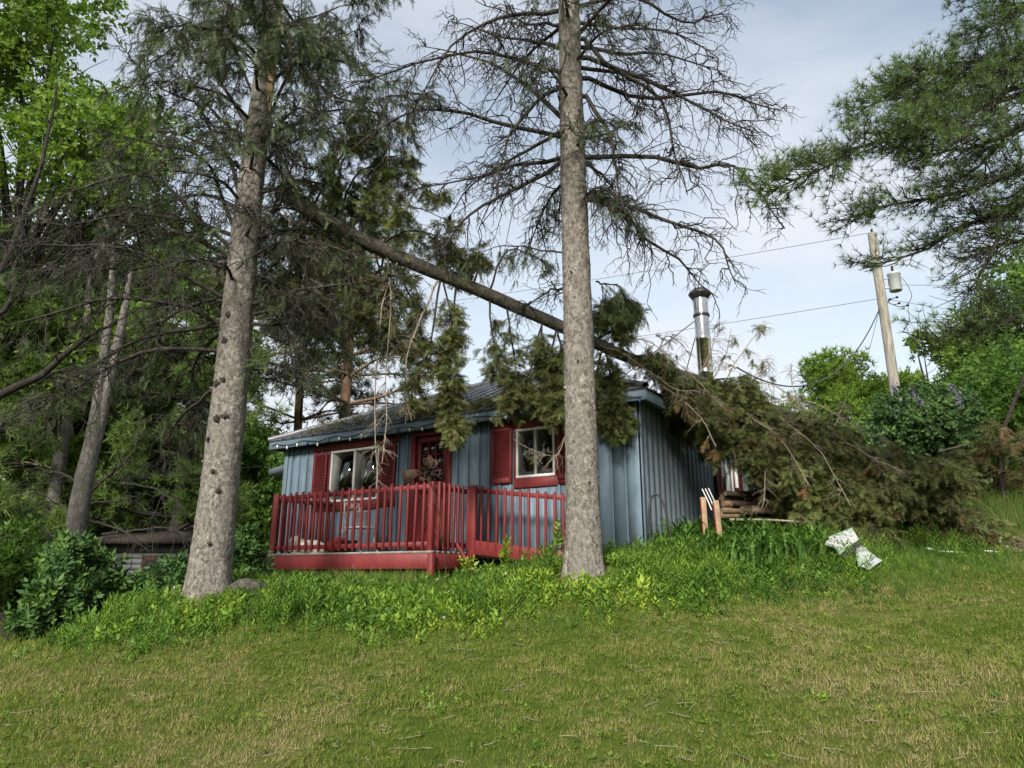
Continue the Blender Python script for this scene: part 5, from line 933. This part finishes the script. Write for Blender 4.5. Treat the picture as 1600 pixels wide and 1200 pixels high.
panel([at(1293, 838, 9.9), at(1331, 825, 9.95), at(1342, 842, 9.75), at(1312, 866, 9.55)], .02, 'flap', 'carton', ct_); panel([at(1337, 847, 9.75), at(1351, 856, 9.8), at(1368, 868, 9.65), at(1343, 884, 9.4)], .02, 'flap', 'carton', ct_); panel([at(1316, 868, 9.56), at(1338, 846, 9.73), at(1346, 852, 9.72), at(1322, 872, 9.55)], .01, 'side', 'darkwood', ct_); panel([at(1368, 869, 9.66), at(1378, 876, 9.7), at(1358, 890, 9.4), at(1345, 885, 9.41)], .01, 'side', 'galv', ct_); panel([at(1286, 846, 9.85), at(1298, 843, 9.85), at(1306, 856, 9.7), at(1292, 852, 9.75)], .01, 'flap', 'carton', ct_)
for k, (a, b, Y, lab) in enumerate((((1468, 868), (1508, 876), 10.9, 'long splintered white board on the grass at right'), ((1482, 864), (1497, 866), 11.3, 'short white fragment beyond the splintered board'), ((1448, 864), (1460, 866), 11.2, 'small white scrap at the edge of the fallen crown'), ((1541, 875), (1562, 878), 10.9, 'white strip lying beside the chip path'))):
    p, q = at(*a, Y), at(*b, Y); p[2] = g1(p[0], p[1]) + .08; q[2] = g1(q[0], q[1]) + .06; d = nrm(q - p); s1 = nrm(np.cross(d, up)); w_ = .055
    V = [x + s1 * i * w_ + up * j * .012 for x in (p, q) for i, j in ((-1, -1), (.8, -1), (1, 1), (-1, 1))]; tag(Geo().add(V, [[0, 1, 2, 3], [4, 7, 6, 5], [0, 4, 5, 1], [1, 5, 6, 2], [2, 6, 7, 3], [3, 7, 4, 0]]).build('white_board', M['white'], bevel=.004), lab, 'board')
# log by the left trunk
p = at(386, 930, 9.2); zz = g1(p[0], p[1]); lg = empty('log', (p[0], p[1], zz), 'short grey log lying at the foot of the left spruce', 'log')
trunk_geo([(p[0] - .22, p[1], zz + .10), (p[0], p[1] + .03, zz + .11), (p[0] + .28, p[1] + .1, zz + .05)], [.05, .11, .12, .10, .04], 16, 20, .07, 0, 95).build('trunk', M['bark_fallen'], lg, smooth=True)

# ------------------------------------------------------------------ chip path
n_ = 14; a = np.linspace(0, 1, n_); V = []
for b in np.linspace(0, 1, 10):
    for x in a: X = 7.7 + 6 * x; Y = 11.7 + .3 * x + (b - .5) * (1.0 + 1.2 * x) + .08 * math.sin(9 * x); V.append((X, Y, g1(X, Y) + .012))
q = (np.arange(9)[:, None] * n_ + np.arange(n_ - 1)[None]).ravel(); tag(Geo().add(V, np.c_[q, q + 1, q + n_ + 1, q + n_]).build('path', M['litter'], smooth=True), 'brown wood-chip path at the right edge', kind='structure')
V = np.array(V); n = 2600; idx = r2.integers(len(V), size=n); pos = V[idx] + r2.normal(size=(n, 3)) * [.2, .12, 0]; pos[:, 2] = gz(pos[:, 0], pos[:, 1]) + .025; X = r2.normal(size=(n, 3)) * [1, 1, .15]; chip = (np.array([(-.5, -.12, 0), (.5, -.1, 0), (.5, .12, .02), (-.5, .1, .02)]), np.array([[0, 1, 2, 3]])); tag(Geo().stamp(*chip, pos, X, np.tile([0, 0, 1.], (n, 1)) + r2.normal(size=(n, 3)) * .3, r2.uniform(.04, .11, n), r2.uniform(0, 1, n)).build('wood_chips', M['litter']), 'loose wood chips strewn over the path', 'wood chips', kind='stuff')

# ------------------------------------------------------------------ lawn, weeds and grasses
# weed edge, walked along the bank: image column -> distance
def ground_hit(px, py):
    a = (px - 800) / F; b = (600 - py) / F; d = np.array([a, CT - b * ST, ST + b * CT]); t_ = np.linspace(2.5, 30, 600); P = np.array([0, 0, CZ]) + t_[:, None] * d; below = P[:, 2] < gz(P[:, 0], P[:, 1]); i = int(np.argmax(below)) if below.any() else 599; return P[i]
edge = np.array([ground_hit(x, y) for x, y in ((20, 1040), (120, 1022), (260, 1012), (420, 1000), (600, 1004), (720, 1000), (840, 985), (960, 968), (1080, 962), (1250, 950), (1340, 940), (1440, 918), (1560, 890))])
def edge_y(x): return np.interp(x, edge[:, 0], edge[:, 1])
def inside_house(x, y, m_=.1):
    u_, v_ = toward(x, y); return (u_ > -m_ + .02) & (u_ < WID + 1.2) & (v_ > -.1) & (v_ < DEP + .2)
def vis(x, y): return (np.abs(x) < y * .80 + .8)
def tuft_grass(nb, h, w, spread, seed, bend=.5):
    r3 = np.random.default_rng(seed); V = []; Fc = []
    for i in range(nb):
        p = r3.normal(size=2) * spread; a = r3.uniform(0, 6.28); L_ = h * r3.uniform(.5, 1.15); l = r3.uniform(.1, bend); dx = np.array([math.cos(a), math.sin(a)]); sx_ = np.array([-dx[1], dx[0]]); b = len(V)
        m1 = p + dx * l * L_ * .35; m2 = p + dx * l * L_; V += [(*(p - sx_ * w / 2), 0), (*(p + sx_ * w / 2), 0), (*(m1 + sx_ * w * .4), L_ * .6), (*(m1 - sx_ * w * .4), L_ * .6), (*m2, L_ * (1 - .3 * l))]; Fc += [(b, b + 1, b + 2), (b, b + 2, b + 3), (b + 3, b + 2, b + 4)]
    return np.array(V)[:, [2, 0, 1]], np.array(Fc)      # x axis = up
def short_tuft(nb, h, w, spread, seed):
    r3 = np.random.default_rng(seed); V = []; Fc = []
    for i in range(nb):
        p = r3.normal(size=2) * spread; a = r3.uniform(0, 6.28); L_ = h * r3.uniform(.45, 1.2); l = r3.uniform(.2, 1.2); dx = np.array([math.cos(a), math.sin(a)]); sx_ = np.array([-dx[1], dx[0]]); b = len(V); V += [(*(p - sx_ * w / 2), -.004), (*(p + sx_ * w / 2), -.004), (*(p + dx * l * L_), L_)]; Fc.append((b, b + 1, b + 2))
    return np.array(V)[:, [2, 0, 1]], np.array(Fc)
UPV = np.array([0, 0, 1.])
def plant(g, tpls, x, y, scale, tint, tilt=.15, dz=0.):
    ok = ~((x > 7.45) & (np.abs(y - 11.8 - .05 * (x - 7.7)) < .5 + .1 * (x - 7.7))); x, y, scale, tint = x[ok], y[ok], np.asarray(scale)[ok], np.asarray(tint)[ok]; n = len(x); pos = np.c_[x, y, gz(x, y) + dz]; X = np.tile(UPV, (n, 1)) + rng.normal(size=(n, 3)) * tilt; a = rng.uniform(0, 6.28, n); Z = np.c_[np.cos(a), np.sin(a), np.zeros(n)]; k = rng.integers(len(tpls), size=n)
    for q in range(len(tpls)):
        m_ = k == q
        if m_.any(): g.stamp(*tpls[q], pos[m_], X[m_], Z[m_], np.asarray(scale)[m_], np.asarray(tint)[m_])
# mown lawn
g = Geo(); lawnT = [short_tuft(22, .034, .0046, .05, s_) for s_ in range(4)]
def lawn_pts(n, y0, y1):
    y = rng.uniform(y0, y1, n); x = rng.uniform(-1, 1, n) * (y * .78 + .6); k_ = (y < edge_y(x) + .7); return x[k_], y[k_]
for (n, y0, y1, s0) in ((7000, 3.2, 5.4, .85), (8500, 5.4, 8.2, 1.05), (5200, 8.2, 12, 1.4)):
    x, y = lawn_pts(n, y0, y1); plant(g, lawnT, x, y, rng.uniform(.7, 1.35, len(x)) * s0, rng.uniform(0, 1, len(x)), .25)
n = 2600; y = rng.uniform(9, 20, n); x = rng.uniform(-1, -.45, n) * (y * .8 + 1); k_ = (y < 9.5) | (x < -6.2); plant(g, lawnT, x[k_], y[k_], rng.uniform(1.6, 2.6, k_.sum()), rng.uniform(0, .5, k_.sum()), .25)
tag(g.build('grass', M['blade']), 'short mown grass with dry straw patches', 'grass', kind='stuff')
# broad-leaved lawn weeds, flat rosettes
ros = [leafy_t(7, .5, 100 + s_, 2.2, .8) for s_ in range(3)]
n = 2600; y = rng.uniform(3.5, 8.6, n); x = rng.uniform(-1, 1, n) * (y * .76 + .4); cl = np.sin(x * 2.1 + 1) * np.sin(y * 1.9) + .5 * np.sin(x * 5 + y * 3); k_ = (cl + rng.normal(size=n) * .5 > .1) & (y < edge_y(x) + .2); g = Geo(); plant(g, ros, x[k_], y[k_], rng.uniform(.02, .06, k_.sum()), rng.uniform(.1, .8, k_.sum()), .2); tag(g.build('lawn_weeds', M['weed']), 'small broad-leaved weeds dotted through the lawn', 'weeds', kind='stuff')
# weedy bank
herb = [leafy_t(8, .48, 120 + s_, 1.0, .50) for s_ in range(4)] + [leafy_t(10, .36, 130 + s_, .9, .42) for s_ in range(3)]
def bank(n, d0, d1, xr=None):
    x = rng.uniform(edge[0, 0] - .2, edge[-1, 0] + .4, n); dd = rng.uniform(d0, d1, n); y = edge_y(x) + dd; k_ = ~inside_house(x, y) & vis(x, y); k_ &= np.hypot(x - cb[0], y - 8.55) > .40; k_ &= np.hypot(x - LX, y - 9.45) > .45; return x[k_], y[k_], dd[k_]
g = Geo(); x, y, dd = bank(9800, -.5, 2.6); wob = .28 * np.sin(x * 2.3 + 1) + .2 * np.sin(x * 5.7) + .14 * np.sin(x * 11 + 2); k_ = dd > wob * .9 + rng.normal(size=len(x)) * .16; x, y, dd = x[k_], y[k_], (dd - wob * .5)[k_]
patch = np.sin(x * 1.3 + .4) * .5 + np.sin(x * 3.1 + y * 2.2) * .45 + np.sin(x * 7.3 - y * 5.1) * .4
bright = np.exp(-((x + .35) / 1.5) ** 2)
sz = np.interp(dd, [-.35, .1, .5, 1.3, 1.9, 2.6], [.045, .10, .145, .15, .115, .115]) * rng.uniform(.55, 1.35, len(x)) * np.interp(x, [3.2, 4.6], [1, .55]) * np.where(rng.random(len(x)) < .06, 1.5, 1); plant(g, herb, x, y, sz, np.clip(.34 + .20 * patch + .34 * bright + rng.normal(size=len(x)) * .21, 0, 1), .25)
x, y, dd = bank(2600, 2.2, 6.5); plant(g, herb, x, y, rng.uniform(.12, .22, len(x)), np.clip(rng.normal(.3, .15, len(x)), 0, 1), .25)
n = 2600; y = rng.uniform(10, 19, n); x = rng.uniform(-1.02, -.36, n) * y * .8; k_ = ~inside_house(x, y) & (y > 10.5 + (x + 5.4) * -.0) & (x < -4.2) & ~((x < -6.6) & (y < 14)); plant(g, herb, x[k_], y[k_], rng.uniform(.18, .34, k_.sum()), np.clip(rng.normal(.32, .16, k_.sum()), 0, 1), .25)
lance = [leafy_t(22, .20, 150 + s_, .75, .26) for s_ in range(4)]
x, y, dd = bank(2600, .35, 2.4); grp = np.sin(x * 2.7 + 2) + np.sin(x * 6.1 + y * 2); k_ = (grp > .55) & ~((x < .2) & (dd > 1.5)); x, y = x[k_], y[k_]; plant(g, lance, x, y, rng.uniform(.16, .42, len(x)), np.clip(rng.normal(.42, .16, len(x)), 0, 1), .14)
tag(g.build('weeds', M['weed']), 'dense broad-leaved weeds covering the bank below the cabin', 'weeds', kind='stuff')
# taller grass among the weeds and along the deck
g = Geo(); tg = [tuft_grass(14, .5, .009, .05, 200 + s_, .7) for s_ in range(4)]
x, y, dd = bank(1500, -.2, 3.2); s_ = np.interp(dd, [-.2, .8, 1.6, 3], [.22, .42, .46, .45]) * rng.uniform(.6, 1.25, len(x)); plant(g, tg, x, y, s_, rng.uniform(.1, .8, len(x)), .15)
n = 620; u_ = rng.uniform(2.6, 6.8, n); v_ = rng.normal(-1.85, .18, n); P = np.array([hp(a, b, 0) for a, b in zip(u_, v_)]); plant(g, tg, P[:, 0], P[:, 1], rng.uniform(.35, .68, n), rng.uniform(.4, 1, n), .12)
n = 1500; x = rng.uniform(5.2, 14, n); y = rng.uniform(11, 20, n); k_ = (y > 12.9 + .1 * (x - 8)) & vis(x, y); plant(g, tg, x[k_], y[k_], rng.uniform(.6, 1.2, k_.sum()), rng.uniform(.2, .9, k_.sum()), .15)
x = rng.uniform(4.5, 9, 500); y = edge_y(x) + rng.uniform(-.2, 1.6, 500); plant(g, tg, x, y, rng.uniform(.2, .5, 500), rng.uniform(0, .6, 500), .2)
tag(g.build('tall_grass', M['tallgrass']), 'uncut grass standing among the weeds and before the deck', 'grass', kind='stuff')
# daylily clumps
def lily_mesh(seed):
    r3 = np.random.default_rng(seed); P = []; g = Geo()
    for i in range(46):
        a = r3.uniform(0, 6.28); L_ = r3.uniform(.35, .62); b = np.array([r3.normal() * .08, r3.normal() * .08, 0]); d = np.array([math.cos(a), math.sin(a), 0]); s_ = np.array([-d[1], d[0], 0]); tt = np.linspace(0, 1, 7); out = r3.uniform(.3, .7)
        mid = [b + d * L_ * out * t_ ** 1.3 + up * L_ * (1.25 * t_ - .85 * t_ ** 2.2) for t_ in tt]; w_ = .013 * np.array([.8, 1, 1, .95, .8, .5, .05]); V = [m_ + s_ * e * w for m_, w in zip(mid, w_) for e in (-1, 1)]; q = np.arange(6) * 2; g.add(V, np.c_[q, q + 1, q + 3, q + 2], float(np.clip(r3.normal(.5, .2), 0, 1)))
    return g.mesh('leaves')
lm = [lily_mesh(s_) for s_ in range(4)]
for m_ in lm: m_.materials.append(M['lily'])
spots = [(1060, 842), (1085, 838), (1115, 842), (1145, 838), (1175, 840), (1205, 842), (1235, 845), (1262, 848), (1045, 860), (1090, 860), (1130, 862), (1170, 862), (1210, 864), (1250, 866), (1030, 842), (1072, 870), (1150, 874), (1190, 852)]
for k, (px, py) in enumerate(spots):
    p = ground_hit(px, py + 14); o = bpy.data.objects.new('daylily', lm[k % 4]); COL.objects.link(o); o.location = (p[0], p[1], g1(p[0], p[1]) - .01); o.rotation_euler = (0, 0, k * 1.3); s_ = 1.25 + .25 * math.sin(k * 2.1); o.scale = (s_, s_, s_)
    tag(o, 'strap-leaved daylily clump in the bed along the side wall', 'daylily', 'daylily clumps along the side wall')
# shrub of dark leaves at the left, and lone saplings
def shrub(px, py, Y, h, rx, n, seed, label, mk='shrub', leaf=.2):
    x = X_(px, Y, 1); leaf_tree('leafy_shrub', label, x, Y, h, rx, 16, n, mk, 'bark_dark', leaf, .03, seed, .06, cat='shrub', stems=2, tplset=herb[:3])
shrub(118, 940, 10.6, 1.12, .58, 850, 301, 'dense dark green shrub below the forked trunk'); shrub(92, 980, 10.2, .6, .42, 380, 302, 'low dark shrub at the left end of the weedy bank'); shrub(185, 930, 10.9, .55, .42, 400, 303, 'leafy shrub in front of the grey shed'); shrub(15, 900, 13.5, 1.4, 1.1, 1000, 304, 'light green shrub at the left edge beyond the lawn', 'maple_deep', .28); shrub(372, 890, 11.6, .85, .42, 450, 305, 'green shrub between left trunk and deck end', 'shrub', .22); shrub(262, 925, 10.6, .55, .4, 350, 306, 'small shrub close left of the thick trunk', 'shrub', .2)
for k, (px, py, Y, h, lab) in enumerate(((868, 850, 9.2, .5, 'yellow-green sapling just left of the big trunk base'), (728, 880, 9.8, .32, 'yellow-tipped seedling at the deck corner'), (788, 872, 9.7, .42, 'slim yellow-green seedling before the ramp'))):
    x = X_(px, Y, 2); z0 = g1(x, Y); o = empty('seedling', (x, Y, z0), lab, 'seedling'); P = np.array([(x, Y, z0), (x + .02, Y, z0 + h * .5), (x + .03, Y, z0 + h)]); Geo().tubes(P, np.full((1, 3), .006), 5).build('stem', M['bark_fallen'], o); g = Geo(); pos = np.array([P[0] * (1 - t_) + P[2] * t_ for t_ in np.linspace(.3, 1, 6)]); g.stamp(*herb[k], pos, np.tile(UPV, (6, 1)) + rng.normal(size=(6, 3)) * .4, rng.normal(size=(6, 3)), np.linspace(.26, .16, 6), np.linspace(.6, .95, 6)); g.build('leaves', M['weed'], o)
# dandelion seed heads
DL = ['tall dandelion seed head before the shed, left of the thick trunk', 'dandelion seed head beside the loose red rail', 'dandelion seed head below the deck corner post', 'dandelion seed head between deck corner and bare trunk', 'lowest dandelion seed head at the lawn edge below the deck', 'dandelion seed head just left of the white carton', 'dandelion seed head at the foot of the windmill stake'] + ['dandelion seed head on the grassy rise at the right edge'] * 4 + ['dandelion seed head among the daylilies below the stakes', 'tall dandelion seed head before the left end of the deck beam', 'dandelion seed head by the low shrub at far left']
puff = tuft_t(60, 3.0, .35, 500); pm = Geo().add(puff[0] * .024, puff[1], .5).mesh('seed_head'); pm.materials.append(M['puff'])
for k, (px, py, h) in enumerate(((264, 936, .42), (728, 878, .22), (682, 911, .2), (790, 903, .2), (692, 972, .1), (1262, 858, .2), (700, 930, .12), (1568, 842, .25), (1566, 847, .22), (1588, 840, .22), (1576, 855, .15), (1180, 857, .25), (453, 873, .35), (85, 994, .1))):
    q = ground_hit(px, py + h * 105); P = np.array([q, q + up * h * .5 + [.01, 0, 0], q + up * h + [.015, 0, 0]]); P[:, 2] += g1(q[0], q[1]) - q[2]; o = empty('dandelion', P[0], DL[k], 'dandelion', 'dandelion seed heads'); Geo().tubes(P, np.full((1, 3), .004), 4).build('stalk', M['tallgrass'], o); c = bpy.data.objects.new('seed_head', pm); COL.objects.link(c); c.parent = o; c.matrix_parent_inverse = parent_inv(o); c.location = P[2]

# fallen twigs and needles strewn over the lawn
g = Geo(); n = 420; y = rng.uniform(3.6, 8.4, n); x = rng.uniform(-1, 1, n) * (y * .76 + .3); k_ = y < edge_y(x) + .1; x, y = x[k_], y[k_]; n = len(x); a = rng.uniform(0, 6.28, n); Ln = rng.uniform(.04, .22, n) ** 1.2
st_ = np.linspace(-.5, .5, 4); P = np.stack([np.stack([x + np.cos(a) * Ln * q + rng.normal(size=n) * .006, y + np.sin(a) * Ln * q + rng.normal(size=n) * .006], -1) for q in st_], 1); P = np.concatenate([P, (gz(P[..., 0], P[..., 1]) + .022)[..., None]], -1)
g.tubes(P, rad(n, 4, .0035, .002), 3); tag(g.build('twig_litter', M['twig_pale']), 'small broken twigs strewn over the mown lawn', 'twigs', kind='stuff')
# stubs of snapped limbs on the two big trunks
for (tree, X0, Y0, mk, lst) in ((ct, cb[0], 8.6, 'bark_grey', ((2.6, -1.2), (3.1, -2.1), (3.5, -.5), (4.1, -1.7), (4.4, -2.7), (4.9, -.9), (5.3, -2.0), (5.7, -.3), (6.1, -1.4), (6.6, -2.6), (2.2, -.8), (3.8, -2.9))), (lt_, LX, 9.5, 'bark_warm', ((3.4, -.4), (4.0, -2.6), (4.4, -.7), (4.7, -1.9), (5.2, -1.1), (5.6, -2.4), (6.1, -.6), (3.0, -2.9)))):
    for h_, az in lst:
        r_ = float(np.interp(h_, [1.3, 15.5], [.205, .05] if tree is ct else [.25, .05])) * .93; d = np.array([math.cos(az), math.sin(az), .25]); p = np.array([X0, Y0, h_]); ln = random.uniform(.025, .06)
        Geo().tubes(np.array([p + d * r_, p + d * (r_ + ln * .5), p + d * (r_ + ln)]), np.array([[.026, .018, .010]]), 7).build('stub', M[mk], tree)
